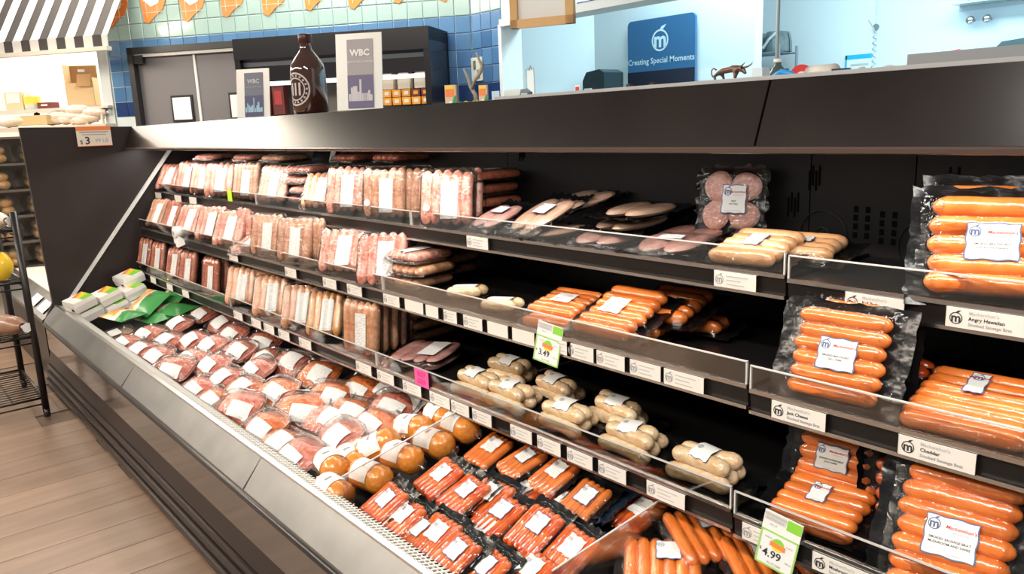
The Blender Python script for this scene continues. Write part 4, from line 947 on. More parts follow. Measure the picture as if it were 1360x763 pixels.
# white flags pinched on the middle shelf at its left end
t = thing('label_roll', 'white plastic tag reel clipped to the middle shelf fence near the left end', 'tag')
p = ony(236, 309, SH[1][0] - .012)
MB().lathe([(.001, -.02), (.028, -.02), (.030, -.016), (.030, .016), (.028, .02), (.001, .02)], 18, (0, 0, 0), 'y').obj('reel', WPLAS, t, True)
MB().lathe([(.0001, -.022), (.009, -.022), (.009, -.019)], 12, (0, 0, 0), 'y').obj('reel_hole', GREY, t)
MB().grid(lambda u, v: (-.09 + u * .18, .004 + .02 * math.sin(u * 9), -.012 - .045 * v - .02 * abs(u - .3) + .01 * math.sin(u * 14 + v * 3)), 16, 4).obj('loose_film', WHITE, t, True)
t.location = p
small = [(976, 438), (1003, 462), (962, 455), (893, 566), (908, 572), (1010, 590)]
for i, (px, py) in enumerate(small[:1]):
    p = onz(px, py, TRAYZ[1] + .003); tag(MB().prism([(-.014, -.003), (.014, -.001), (.013, .004), (-.013, .003)], -.001, .001, 'z').obj('paper_scrap', WHITE), 'small white scrap of paper lying on the empty middle shelf', 'paper').location = p
# orange and white sign on the end panel
t = thing('price_sign', 'orange-topped white price sign on top of the dark end panel', 'price sign', (-4.742, onx(125, 181, -4.742).y, onx(125, 181, -4.742).z), (R(90), 0, R(90)))
MB().box((0, 0, 0), (.170, .105, .003)).obj('board', mat('cream_card', (.80, .70, .60), .5), t)
MB().box((0, .0415, .0018), (.170, .022, .001)).obj('orange_band', ORI, t)
MB().box((0, -.051, .0018), (.170, .003, .001)).obj('orange_line', ORI, t)
put('print', text_mesh('3', .055, INK, .0012), t, (-.035, -.024, .002)); put('print', text_mesh('$', .03, INK), t, (-.066, -.03, .002)); put('print', text_mesh('.99 LB', .028, GREY), t, (.032, -.024, .002))
MB().box((0, .022, .0018), (.14, .006, .0006)).obj('printed_line', GREY, t); MB().box((0, .009, .0018), (.12, .004, .0006)).obj('printed_line', GREY, t)

# ================================================================== BEHIND THE CASE: angled tiled wall (local x along the wall to the right, -y toward the room)
PA = Vector((-4.276, 3.3, 0)); ANG = math.atan2(.584, .811)
MA = Matrix.Translation(PA) @ Matrix.Rotation(ANG, 4, 'Z'); MAI = MA.inverted()
def wpix(px, py, yl):
    """point on the plane y = yl of the tiled wall's own frame"""
    o = MAI @ Vector((0, 0, H)); d = MAI.to_3x3() @ ray(px, py); t_ = (yl - o.y) / d.y; return o + d * t_
wallA = struct(MB().prism([(-2.84, 0), (0.0, 0), (0.0, 3.2), (-2.84, 3.2)], 0.012, 0.12, 'y').obj('wall_angled', mat('grout', (0.62, 0.72, 0.74), 0.6)))
wallA.matrix_world = MA
TB = [mat('tile_blue_%d' % i, c, 0.12, coat=.4, rand=.10) for i, c in enumerate([(0.10, 0.23, 0.42), (0.07, 0.17, 0.36), (0.015, 0.045, 0.16)])]
TG = mat('tile_sea_green', (0.36, 0.52, 0.48), 0.14, coat=.4, rand=.05)
def tile_mesh(w_, h_, M, nm):
    k = ('tile', w_, h_, M.name)
    if k not in CACHE:
        a, b_ = w_ / 2, h_ / 2; c = .004; q = MB()
        vs = [(-a, 0, -b_), (a, 0, -b_), (a, 0, b_), (-a, 0, b_), (-a, -.004, -b_), (a, -.004, -b_), (a, -.004, b_), (-a, -.004, b_), (-a + c, -.007, -b_ + c), (a - c, -.007, -b_ + c), (a - c, -.007, b_ - c), (-a + c, -.007, b_ - c)]
        q.add(vs, [(8, 9, 10, 11)] + [(i, (i + 1) % 4, 4 + (i + 1) % 4, 4 + i) for i in range(4)] + [(4 + i, 4 + (i + 1) % 4, 8 + (i + 1) % 4, 8 + i) for i in range(4)])
        CACHE[k] = q.mesh('tile', M)
    return CACHE[k]
TS = .110
def tile_wall(parent, x0, x1, z0, zb, z1, skip):
    nx = round((x1 - x0) / TS); ts = (x1 - x0) / nx; nz = int((z1 - z0) / TS) + 1
    for i in range(nx):
        for j in range(nz):
            x, z = x0 + (i + .5) * ts, zb + .5 * TS + (j - round((zb - z0) / TS)) * TS
            if skip(x, z): continue
            M = TG if z > zb else (TB[0] if z > zb - TS * 1.0 else TB[2] if z < 1.56 else TB[(i * 7 + j * 3) % 2])
            put('tile', tile_mesh(ts - .004, TS - .004, M, ''), parent, (x, .012, z))
DX0, DX1, DZ = -2.60, -1.56, 1.93
FX0, FX1, FZ = -1.53, -0.16, 1.90
tile_wall(wallA, -2.83, 0, 1.44, 1.994, 2.45, lambda x, z: (DX0 < x < DX1 and z < DZ - .03) or (FX0 + .1 < x < FX1 - .1 and z < FZ - .1))
# mosaic flames set into the green tiles
FL = mat('mosaic_orange', (0.80, 0.19, 0.03), 0.25, noise=(5, .5, (0.86, 0.27, 0.05)))
def flame(x, z, s):
    out = [(-.55, -.95), (-.30, -1.05), (.05, -.75), (.55, -.45), (.80, .05), (.75, .6), (.45, 1.0), (-.6, 1.0), (-.72, .3), (-.60, -.3)]
    f_ = MB().prism([(x + a * s, z + b_ * s) for a, b_ in out], -.0005, .010, 'y').obj('mosaic_flame', FL, wallA)
    sw = [(-.45, .95), (-.46, .05), (-.08, -.30), (.36, -.15), (.50, .35), (.38, .95), (.15, .95), (.24, .35), (.0, .10), (-.16, .30), (-.1, .95)]
    MB().prism([(x + a * s, z + b_ * s) for a, b_ in sw], -.003, 0, 'y').obj('white_swirl', mat('mosaic_white', (.78, .80, .76), .3), f_)
    g_ = MB()
    for dx in (-.35, .25): g_.box((x + dx * s, -.0012, z - .05 * s), (.004, .0015, s * 1.5))
    for dz in (-.55, .0, .55): g_.box((x, -.0012, z + dz * s), (s * 1.15, .0015, .004))
    g_.obj('grout_line', mat('pale_grout', (.80, .62, .45), .6), f_)
for i in range(10): flame(-2.72 + i * .325, 2.245 + .012 * (i % 2), .150)
# double doors
door = struct(thing('door_1', 'grey swinging double doors with small windows in the tiled wall', 'door')); door.matrix_world = MA
DG = mat('door_grey', (0.16, 0.15, 0.16), 0.45, noise=(2, .5, (.18, .17, .18)))
b = MB(); fr = .045
b.box((DX0 + fr / 2, -.03, .965), (fr, .10, 1.93)); b.box((DX1 - fr / 2, -.03, .965), (fr, .10, 1.93)); b.box(((DX0 + DX1) / 2, -.03, 1.93 - fr / 2), (DX1 - DX0, .10, fr))
b.obj('door_frame', mat('black_frame', (0.02, .02, .022), .35), door)
MB().box(((DX0 + DX1) / 2, -.05, 1.93 - fr - .012), (DX1 - DX0 - 2 * fr, .03, .022)).obj('door_track', WPLAS, door)
MB().box((DX0 + .085, -.06, 1.845), (.07, .03, .06)).obj('door_closer', mat('black_frame', (0.02, .02, .022), .35), door)
mid = (DX0 + DX1) / 2 + .005
for a, b_ in ((DX0 + fr, mid - .006), (mid + .006, DX1 - fr)):
    lf = MB().box(((a + b_) / 2, -.012, .95), (b_ - a, .035, 1.86)).obj('door_leaf', DG, door)
    c = (a + b_) / 2 + .10
    MB().box((c, -.033, 1.485), (.18, .012, .19)).obj('window_frame', RUBBER, lf)
    MB().box((c, -.041, 1.485), (.148, .006, .158)).obj('pane', mat('lit_pane', (.80, .80, .78), .2, emit=((.9, .9, .88), .15)), lf)
MB().box((mid, -.032, .95), (.018, .012, 1.86)).obj('centre_strip', WPLAS, door)
# black upright cooler against the tiled wall
cool = thing('upright_cooler', 'black upright cooler with a lit white shelf strip against the blue tiled wall', 'cooler'); cool.matrix_world = MA
FB = mat('cooler_black', (.010, .010, .014), .22); D0, D1 = -.38, -.004
b = MB(); b.box(((FX0 + FX1) / 2, (D0 + D1) / 2, FZ - .04), (FX1 - FX0, D1 - D0, .08)); b.box((FX0 + .02, (D0 + D1) / 2, .95), (.04, D1 - D0, 1.9)); b.box((FX1 - .02, (D0 + D1) / 2, .95), (.04, D1 - D0, 1.9))
b.box(((FX0 + FX1) / 2, -.03, .95), (FX1 - FX0, .04, 1.9)); b.box(((FX0 + FX1) / 2, (D0 + D1) / 2, .6), (FX1 - FX0 - .08, D1 - D0, 1.2)); b.obj('cabinet', FB, cool)
FXC, FXW = (FX0 + FX1) / 2, FX1 - FX0 - .08
MB().prism([(D0 - .004, FZ - .005), (D0 - .004, FZ - .135), (D0 + .04, FZ - .15), (D0 + .04, FZ - .005)], FX0, FX1).obj('header', FB, cool)
MB().box((FXC, D0 + .045, FZ - .165), (FXW, .01, .028)).obj('glass_edge', mat('cooler_grey_glass', (.20, .22, .26), .1), cool)
MB().box((FXC, D0 + .05, FZ - .225), (FXW, .012, .09)).obj('canopy_shade', FB, cool)
MB().box((FXC, D0 + .06, FZ - .292), (FXW, .05, .024)).obj('lit_strip', mat('lit_strip', (.9, .9, .86), .4, emit=((1, .96, .88), 1.1)), cool)
MB().box((FXC, -.07, FZ - .40), (FXW, .01, .22)).obj('liner', mat('cooler_liner', (.25, .23, .21), .5), cool)
def loc_item(name, label, cat, x, y, z, group, parts):
    t = thing(name, label, cat, group=group); t.matrix_world = MA @ Matrix.Translation((x, y, z))
    for nm, bb, M in parts: bb.obj(nm, M, t)
    return t
ORB = mat('orange_pack', (.80, .34, .04), .35, rand=.15); CRM = mat('cream_pack', (.80, .74, .62), .45, rand=.08); REDP = mat('red_pack', (.40, .05, .03), .4); MARO = mat('maroon_pack', (.16, .03, .03), .4); PURP = mat('purple_pack', (.10, .05, .20), .4)
for r_ in range(3):
    for i in range(7):
        if r_ == 2 and i > 3: continue
        M = ORB if i != 1 else CRM
        if r_ == 1 and i > 4: M = MARO
        loc_item('yellow_tub', '%s tub in the black cooler, %s of its row, %s row up' % ('orange' if M is ORB else 'cream' if M is CRM else 'dark red', ordinal(i + 1), ordinal(r_ + 1)), 'tub', -.62 + i * .066, -.29, wpix(540, 139, -.29).z + r_ * .05, 'small tubs stacked in the black cooler',
                 [('tub', MB().prism([(-.027, 0), (.027, 0), (.030, .046), (-.030, .046)], -.03, .03, 'y'), M), ('label_patch', MB().box((0, -.0305, .023), (.03, .001, .022)), CRM if M is ORB else ORB)]) if r_ < 2 else None
for i in range(4):
    loc_item('white_jug', 'white cream container on the upper level of the black cooler, %s from the left' % ordinal(i + 1), 'carton', -.60 + i * .115, -.28, wpix(540, 139, -.29).z + .10, 'white containers in the black cooler',
             [('carton_body', MB().prism([(-.042, 0), (.042, 0), (.042, .085), (.025, .105), (-.025, .105), (-.042, .085)], -.035, .035, 'y'), CRM), ('cap', MB().lathe([(.001, .105), (.015, .105), (.015, .115), (.001, .116)], 10), MARO)])
for i, (x, M, l) in enumerate(((-1.40, REDP, 'red carton with an orange picture at the left end of the black cooler'), (-1.28, MARO, 'dark carton second from the left in the black cooler'), (-.80, PURP, 'purple carton between the growler and the tall sign'), (-.74, ORB, 'orange carton just left of the tall sign in the cooler'))):
    loc_item('drink_carton', l, 'carton', x, -.27, wpix(400, 147, -.29).z - .02, 'cartons in the black cooler', [('carton_body', MB().box((0, 0, .10), (.085 if i < 2 else .045, .06, .20)), M), ('printed_patch', MB().box((0, -.031, .11), (.055 if i < 2 else .03, .002, .09)), ORI if i != 1 else REDINK)])
# straight back wall with the opening into the bright back room
YB = 3.3; OX = -3.97; OZ = 1.885
wallB = struct(MB().prism([(-4.276, 0), (OX, 0), (OX, OZ), (1.8, OZ), (1.8, 3.2), (-4.276, 3.2)], YB + .012, YB + .16, 'y').obj('wall_back', mat('grout', (0.62, 0.72, 0.74), 0.6)))
nx = 3; ts = (OX + 4.276) / nx
for i in range(nx):
    for j in range(10):
        z = 1.994 + .5 * TS + (j - 6) * TS
        M = TG if z > 2.0 else TB[0] if z > 1.88 else TB[2] if z < 1.56 else TB[(i + j) % 2]
        put('tile', tile_mesh(ts - .004, TS - .004, M, ''), wallB, (-4.276 + (i + .5) * ts, YB + .012, z))
for i in range(14):
    for j in range(2):
        z = OZ + .085 + j * TS + .02
        put('tile', tile_mesh(TS - .004, TS - .004, (TB[1], TB[2])[(i + j) % 2], ''), wallB, (-3.30 + (i + .5) * TS, YB + .012, z))
MB().box(((OX + 1.8) / 2, YB + .005, OZ + .022), (1.8 - OX, .03, .045)).obj('soffit_trim', mat('soffit_grey', (.55, .60, .62), .5), wallB)
MB().box((OX - .004, YB + .08, .95), (.03, .17, 1.9)).obj('jamb_trim', mat('white_jamb', (.72, .78, .80), .4), wallB)
struct(MB().box((-1.5, YB + .08, .60), (5.2, .14, 1.2)).obj('trim_1', WPLAS))
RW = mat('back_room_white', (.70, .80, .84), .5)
YR = 4.6
struct(MB().prism([(-4.40, 0), (-2.98, 0), (-2.98, 3.0), (-4.40, 3.0)], YR, YR + .08, 'y').obj('wall_room', RW))
w2 = MB(); a = Vector((-4.40, YR)); b2 = Vector((-5.35, 3.46)); n_ = Vector((-.06, .05))
w2.add([(a.x, a.y, 0), (b2.x, b2.y, 0), (b2.x + n_.x, b2.y + n_.y, 0), (a.x + n_.x, a.y + n_.y, 0), (a.x, a.y, 3), (b2.x, b2.y, 3), (b2.x + n_.x, b2.y + n_.y, 3), (a.x + n_.x, a.y + n_.y, 3)], [(0, 1, 5, 4), (2, 3, 7, 6), (1, 2, 6, 5), (3, 0, 4, 7), (4, 5, 6, 7)])
struct(w2.obj('wall_room_left', RW))
YQ = 5.6
cx_ = ony(1166, 30, YQ).x
struct(MB().box(((-3.9 + cx_) / 2, YQ + .04, 1.5), (cx_ + 3.9, .08, 3.0)).obj('wall_far', RW))
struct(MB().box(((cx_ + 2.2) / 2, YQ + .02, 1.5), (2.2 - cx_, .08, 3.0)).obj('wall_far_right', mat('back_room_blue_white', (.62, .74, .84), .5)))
struct(MB().box((-3.86, (YR + YQ) / 2 + .04, 1.5), (.08, YQ - YR, 3.0)).obj('wall_return', RW))
# blue sign on the back-room wall
p0 = ony(836, 30, YR - .02); p1 = ony(926, 15, YR - .02); zc1 = p0.z; zs = p0.z - .255; wS = p1.x - p0.x
t = thing('wall_sign', 'blue rounded wall sign reading Creating Special Moments under a round m emblem', 'sign', ((p0.x + p1.x) / 2, YR - .03, p0.z), (R(90), 0, 0))
def rrect(x0, x1, y0, y1, r_):
    o = []
    for cx, cy, a0 in ((x1 - r_, y1 - r_, 0), (x0 + r_, y1 - r_, 90), (x0 + r_, y0 + r_, 180), (x1 - r_, y0 + r_, 270)):
        o += [(cx + r_ * math.cos(R(a0 + i * 15)), cy + r_ * math.sin(R(a0 + i * 15))) for i in range(7)]
    return o
MB().prism(rrect(-wS / 2, wS / 2, -.80, 0, .035), -.01, .010, 'z').obj('sign_board', mat('sign_blue', (.035, .14, .30), .35), t)
MB().box((0, -.62, .011), (wS, .52, .003)).obj('dark_panel', mat('sign_dark', (.012, .016, .035), .3), t)
SW = mat('sign_pale', (.62, .80, .88), .5)
logo(t, 0, -.155, .0115, .075, SW)
put('print', text_mesh('Creating Special Moments', wS * .094, SW, .0006), t, (0, -.292, .0112))
# awning and bakery nook to the left of the tiled wall
AY = -.30
pr = wpix(143, 50, AY); pv0 = wpix(120, 47, AY).z; pv1 = wpix(120, 63, AY).z
AW1 = pr.x; PITCH = (wpix(128, 55, AY).x - wpix(9, 55, AY).x) / 5; AW0 = AW1 - PITCH * 8.2
nook = struct(MB().box((-3.9, .75, 1.5), (2.6, .08, 3.2)).obj('wall_nook', mat('nook_cream', (.80, .76, .68), .6))); nook.matrix_world = MA
jam = struct(MB().box((-2.885, .36, 1.5), (.085, .72, 3.0)).obj('wall_nook_side', mat('nook_side', (.58, .62, .62), .5))); jam.matrix_world = MA
aw = thing('striped_awning', 'black and white striped awning over the bakery nook', 'awning'); aw.matrix_world = MA
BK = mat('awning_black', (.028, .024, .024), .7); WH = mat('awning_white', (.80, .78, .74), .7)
sw_ = PITCH / 2; x0 = AW1 - .045
for i in range(17):
    wd = .045 if i == 0 else sw_; xa = AW1 - wd if i == 0 else AW1 - .045 - i * sw_
    M = WH if i % 2 == 0 else BK
    MB().prism([(AY, pv0), (AY + .01, pv0 + .008), (AY + .42, pv0 + .62), (AY + .42, pv0 + .60)], xa, xa + wd).obj('stripe', M, aw)
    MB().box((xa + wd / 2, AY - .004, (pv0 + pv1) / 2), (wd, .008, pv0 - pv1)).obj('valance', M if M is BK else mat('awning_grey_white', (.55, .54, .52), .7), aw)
MB().box(((AW0 + AW1) / 2, AY, pv1 - .014), (AW1 - AW0, .05, .028)).obj('awning_bar', mat('bar_beige', (.55, .50, .44), .5), aw)
area('tower_light', (-6.2, .55, 2.2), (0, R(-20), 0), .5, .5, 16, (1, .88, .68))  # added fill that brightens the bread tower, no fixture stands here
area('nook_light', MA @ Vector((-3.6, .25, 2.2)), (0, 0, ANG), 1.2, .3, 13, (1, .93, .82))
cnt = thing('bakery_counter', 'pale bakery display counter with bagged bread under the striped awning', 'counter'); cnt.matrix_world = MA
MB().box((-3.6, .20, .70), (1.5, .60, 1.40)).obj('counter_body', mat('counter_beige', (.55, .49, .42), .5), cnt)
MB().box((-3.6, .18, 1.525), (1.5, .46, .018)).obj('upper_shelf', mat('counter_glass', (.62, .60, .56), .15), cnt)
for i in range(4): MB().box((-2.92 - i * .14 if i < 3 else -4.2, -.04, 1.46), (.016, .016, .13)).obj('upright', mat('counter_wood', (.62, .52, .40), .5), cnt)
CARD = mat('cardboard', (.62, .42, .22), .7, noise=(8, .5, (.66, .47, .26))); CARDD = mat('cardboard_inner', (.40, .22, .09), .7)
q = wpix(113, 140, .10); t = thing('cardboard_box', 'open cardboard box standing on the bakery counter shelf under the awning', 'box'); t.matrix_world = MA @ Matrix.Translation((q.x, .10, 1.535)) @ Matrix.Rotation(R(24), 4, 'Z')
b = MB(); b.box((0, 0, .004), (.20, .14, .008)); b.box((-.098, 0, .16), (.004, .14, .32)); b.box((.098, 0, .11), (.004, .14, .22)); b.box((0, .068, .16), (.20, .004, .32)); b.box((0, -.068, .09), (.20, .004, .18)); b.obj('box_body', CARD, t)
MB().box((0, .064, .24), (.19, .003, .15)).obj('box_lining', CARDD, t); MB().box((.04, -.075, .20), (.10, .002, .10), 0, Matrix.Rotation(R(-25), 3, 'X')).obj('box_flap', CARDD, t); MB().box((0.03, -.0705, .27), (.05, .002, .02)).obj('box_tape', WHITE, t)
def nook_item(name, label, cat, px, py, yl, build):
    q = wpix(px, py, yl); t = thing(name, label, cat, group=None); t.matrix_world = MA @ Matrix.Translation(q); build(t); return t
KRAFT = mat('kraft_card', (.72, .58, .36), .6); YELP = mat('yellow_pack', (.85, .68, .08), .5); BAGC = mat('clear_bread_bag', (.80, .76, .70), .2, coat=.6, noise=(18, .6, (.62, .45, .28)))
nook_item('display_card', 'kraft display box with a white label on the bakery shelf', 'box', 26, 148, .05, lambda t: (MB().box((0, 0, .07), (.17, .08, .15)).obj('card_body', KRAFT, t), MB().box((0, -.042, .10), (.13, .003, .075)).obj('card_label', WHITE, t)))
nook_item('yellow_jar', 'yellow-labelled jar beside the kraft display box', 'jar', 45, 147, .05, lambda t: (MB().lathe([(.02, 0), (.058, .002), (.058, .11), (.045, .13), (.045, .14), (.001, .14)], 16).obj('jar_body', mat('jar_glass', (.70, .72, .62), .15), t, True), MB().lathe([(.0585, .05), (.0590, .055), (.0590, .10), (.0585, .105)], 16).obj('jar_label', YELP, t)))
nook_item('dark_packet', 'small dark red packet lying on the bakery shelf', 'packet', 65, 145, .05, lambda t: (MB().box((0, 0, .025), (.13, .08, .05)).obj('packet_body', MARO, t), MB().box((.0, -.0405, .03), (.06, .002, .012)).obj('packet_print', CRM, t)))
nook_item('wood_tray', 'low wooden tray on the bakery counter under the glass shelf', 'tray', 47, 166, -.05, lambda t: (MB().box((0, 0, .035), (.34, .12, .07)).obj('tray_body', mat('tray_wood', (.60, .42, .20), .6), t), MB().lathe([(.001, .07), (.02, .07), (.022, .085), (.001, .095)], 10, (.03, 0, 0)).obj('tray_knob', VOID, t)))
def loaf(t, s=1.0, M=None):
    rnd = random.Random(5)
    MB().grid(lambda u, v: ((v - .5) * .24 * s, .055 * s * math.sin(PI * (v * .96 + .02)) ** .4 * math.cos(2 * PI * u), (.048 + .046 * math.sin(2 * PI * u) * math.sin(PI * (v * .96 + .02)) ** .4 * (1 + .05 * math.sin(19 * v))) * s), 16, 12).obj('bag_body', M or BAGC, t, True)
    MB().lathe([(.010 * s, .115 * s), (.006 * s, .125 * s), (.024 * s, .150 * s)], 8, (0, 0, .045 * s), 'x').obj('bag_tie', WHITE, t)
for i, (px, py) in enumerate(((72, 163), (80, 158), (90, 162), (99, 158), (110, 163), (118, 160), (127, 153), (104, 150), (14, 166), (24, 164))):
    nook_item('bread_bag', 'clear bag of pale bread on the bakery counter, %s from the left' % ordinal([2, 3, 4, 5, 7, 8, 9, 6, 0, 1][i] + 1), 'bread', px, py + 4, -.02 if i != 8 and i != 9 else -.08, lambda t: loaf(t, .9))

# ------------------------------------------------------------------ on top of the canopy
ZT = 1.351
def top(name, label, cat, px, y, z=ZT, rz=0, group=None, tp=None, hn=1):
    """stand a thing at a spot on the ledge; tp and hn set its height from how far it rises in view"""
    p = ony(px, 120, y); t = thing(name, label, cat, (p.x, y, z), (0, 0, R(rz)), group)
    if tp: t.scale = ((ony(px, tp, y).z - z) / hn,) * 3
    return t
g_ = top('growler', 'brown glass growler bottle with a round white emblem on the canopy ledge', 'bottle', 411, 1.335, rz=30)
GL = mat('amber_glass', (.050, .011, .006), .06, coat=1.0, spec=.8)
k = .95
MB().lathe([(a * k, b_ * k) for a, b_ in [(.03, .0), (.060, .001), (.066, .010), (.066, .160), (.062, .182), (.048, .205), (.030, .228), (.022, .240), (.020, .268), (.024, .270), (.024, .276), (.021, .278)]], 32).obj('bottle_glass', GL, g_, True)
MB().lathe([(.024 * k, .262 * k), (.0255 * k, .263 * k), (.0255 * k, .292 * k), (.023 * k, .295 * k), (.001, .295 * k)], 20).obj('bottle_cap', mat('cap_brown', (.06, .015, .012), .35), g_, True)
gm = mat('emblem_print', (.50, .47, .46), .5)
def onglass(a, z): rr = .0664 * k; return (rr * math.sin(a), -rr * math.cos(a), z)
em = MB()
for q0, q1 in ((.052, .058), (.036, .040)):
    n = 40; vs = []
    for q in (q0, q1): vs += [onglass(R(-16) + q * math.cos(2 * PI * i / n) / (.0664 * k), .088 + q * math.sin(2 * PI * i / n)) for i in range(n)]
    em.add(vs, [(i, (i + 1) % n, n + (i + 1) % n, n + i) for i in range(n)])
for i in range(18):
    a = 2 * PI * i / 18; c0, c1 = math.cos(a), math.sin(a)
    em.add([onglass(R(-16) + (.046 * c0 + d0) / (.0664 * k), .088 + .046 * c1 + d1) for d0, d1 in ((-.0035, -.003), (.0035, -.003), (.0035, .003), (-.0035, .003))], [(0, 1, 2, 3)])
for d in (-.018, 0, .018): em.add([onglass(R(-16) + (d + e0) / (.0664 * k), .088 + e1) for e0, e1 in ((-.004, -.022), (.004, -.022), (.006, .022), (-.002, .022))], [(0, 1, 2, 3)])
em.obj('round_emblem', gm, g_)
FRAMEW = clear('milky_acrylic', (.93, .93, .90), .32, .7, .1)
def easel(label, px, y, w_, h_, rz, poster, head):
    t = top('sign_holder', label, 'sign holder', px, y, rz=rz); lean = R(-8)
    hb = put('holder_back', MB().box((0, .004, h_ / 2), (w_, .004, h_)).mesh('holder_back', mat('holder_white', (.82, .81, .77), .25)), t, rot=(lean, 0, 0))
    put('holder_foot', MB().box((0, -.03, .002), (w_, .06, .003)).mesh('holder_foot', ACRY), t)
    pw, ph = w_ * .56, h_ * .88; z0 = h_ * .04
    pp = put('poster', MB().box((w_ * .03, 0, z0 + ph / 2), (pw, .002, ph)).mesh('poster', poster[0]), t, rot=(lean, 0, 0))
    MB().box((w_ * .03, -.0013, z0 + ph * .24), (pw, .001, ph * .48)).obj('poster_base', poster[1], pp)
    rnd = random.Random(int(px)); b = MB()
    for i in range(11):
        hh = rnd.uniform(.06, .24) * ph * (1.5 - abs(i - 5) * .16); b.box((w_ * .03 - pw * .42 + i * pw * .084, -.0020, z0 + ph * .10 + hh / 2), (pw * rnd.uniform(.05, .09), .0006, hh))
    b.obj('skyline_print', poster[2], pp)
    put('print', text_mesh(head, ph * .13, poster[3], .0012), pp, (w_ * .03, -.0025, z0 + ph * .80), (R(90), 0, 0))
    put('print', text_mesh('GROWLERS & MORE', ph * .045, poster[3]), pp, (w_ * .03, -.0025, z0 + ph * .67), (R(90), 0, 0))
    return t
easel('low white sign holder with a dark blue skyline poster, left of the growler', 333, 1.345, .150, .205, 38, (mat('poster_slate', (.10, .12, .18), .4), mat('poster_navy', (.025, .035, .13), .4), mat('poster_sky', (.30, .50, .68), .4), LGREY), 'WBC')
easel('tall white sign holder with a grey and violet skyline poster, right of the growler', 476, 1.345, .160, .255, 40, (mat('poster_grey', (.34, .31, .32), .4), mat('poster_violet', (.12, .10, .20), .4), mat('poster_pale', (.55, .52, .54), .4), WHITE), 'WBC')
def leaflet(label, px, y, rz, w_=.075, h_=.125):
    t = top('leaflet_holder', label, 'leaflets', px, y, rz=rz, group='leaflet holders on the counter', tp=113, hn=h_)
    MB().box((0, 0, h_ / 2), (w_, .025, h_)).obj('leaflet_stack', mat('leaflet_tan', (.72, .52, .36), .5), t)
    MB().box((-.004, -.0132, h_ * .68), (w_ * .8, .001, h_ * .5)).obj('orange_picture', ORI, t); MB().box((-.004, -.0136, h_ * .87), (w_ * .8, .001, h_ * .14)).obj('yellow_strip', YELI, t)
    MB().add([], []); g2 = MB(); g2.add([(.004, -.0140, .006), (w_ * .5, -.0140, .006), (w_ * .5, -.0140, h_ * .5), (w_ * .3, -.0140, h_ * .4)], [(0, 1, 2, 3)]); g2.obj('green_corner', mat('leaflet_green', (.03, .32, .10), .5), t)
    MB().box((0, -.014, h_ * .12), (w_ * .3, .001, h_ * .2)).obj('white_corner', WHITE, t)
leaflet('orange and green leaflet holder left of the driftwood branch', 599, 1.42, 30); leaflet('orange and green leaflet holder right of the driftwood branch', 642, 1.42, 30, .062)
t = top('driftwood_branch', 'forked grey driftwood branch standing between the leaflet holders', 'branch', 628, 1.50, rz=20, tp=70, hn=.245)
DW = mat('driftwood', (.30, .25, .20), .8, noise=(14, .5, (.40, .34, .28)))
MB().tube([(.02, 0, 0), (.012, 0, .05), (-.02, .01, .09), (-.03, .01, .13), (-.048, .0, .175)], [.012, .011, .009, .008, .004], 8).obj('branch', DW, t, True)
MB().tube([(-.005, 0, .075), (.02, -.01, .115), (.045, 0, .15), (.052, .01, .18), (.036, .01, .215), (.030, .0, .245)], [.008, .007, .010, .008, .006, .006], 8).obj('branch', DW, t, True)
MB().grid(lambda u, v: (-.05 + .09 * u, -.02 + .03 * v, .012 + .012 * math.sin(9 * u) * math.sin(5 * v)), 8, 4).obj('moss', mat('moss_yellow', (.55, .58, .10), .8), t)
t = top('blue_card', 'plain pale blue card standing right of the leaflet holders', 'card', 658, 1.44, rz=25, tp=121, hn=.08); MB().box((0, 0, .04), (.060, .003, .080)).obj('card', mat('pale_blue_card', (.55, .72, .84), .4), t)
t = thing('wall_plate', 'cream wall plate with dark switches on the blue tiles behind the branch', 'switch', (ony(634, 90, YB).x, YB - .002, ony(634, 92, YB).z), (R(90), 0, 0))
MB().box((0, 0, 0), (.115, .150, .008)).obj('plate', mat('plate_cream', (.68, .74, .66), .4), t)
for dx, dy in ((-.02, .03), (.02, -.03)): MB().box((dx, dy, .006), (.022, .05, .008)).obj('switch', mat('switch_tan', (.22, .20, .12), .5), t)
t = top('label_machine', 'small beige label machine on the counter at the left jamb of the opening', 'machine', 686, 1.50, rz=10, tp=118, hn=.062)
MB().prism([(-.05, 0), (.05, 0), (.045, .05), (.02, .062), (-.03, .055)], -.05, .05).obj('machine_body', mat('machine_beige', (.58, .62, .60), .4), t); MB().box((.075, -.02, .026), (.05, .03, .036)).obj('machine_display', mat('machine_slate', (.14, .18, .22), .3), t); MB().box((.075, -.036, .028), (.036, .002, .02)).obj('screen', mat('pale_screen', (.5, .6, .66), .3), t)
t = top('wire_stand', 'white wire stand with an upright paper on the counter', 'stand', 704, 1.55, tp=89, hn=.165)
MB().tube([(-.03, 0, 0), (-.03, 0, .15), (-.02, 0, .16), (.03, 0, .16), (.035, 0, 0)], .0028, 8).obj('wire_frame', mat('stand_grey', (.55, .62, .64), .4), t); MB().box((.004, .004, .08), (.052, .002, .14)).obj('paper', mat('paper_cool', (.78, .86, .88), .5), t); MB().tube([(-.004, 0, .15), (.008, 0, .17), (.018, 0, .155)], .003, 6).obj('hook', GREY, t)
t = top('grey_mat', 'flat dark grey pad lying on the counter beside the wire stand', 'pad', 722, 1.50, tp=126, hn=.018); MB().prism([(-.05, -.03), (.05, -.025), (.055, .03), (-.05, .03)], 0, .018, 'z').obj('pad', mat('pad_grey', (.25, .32, .30), .6), t)
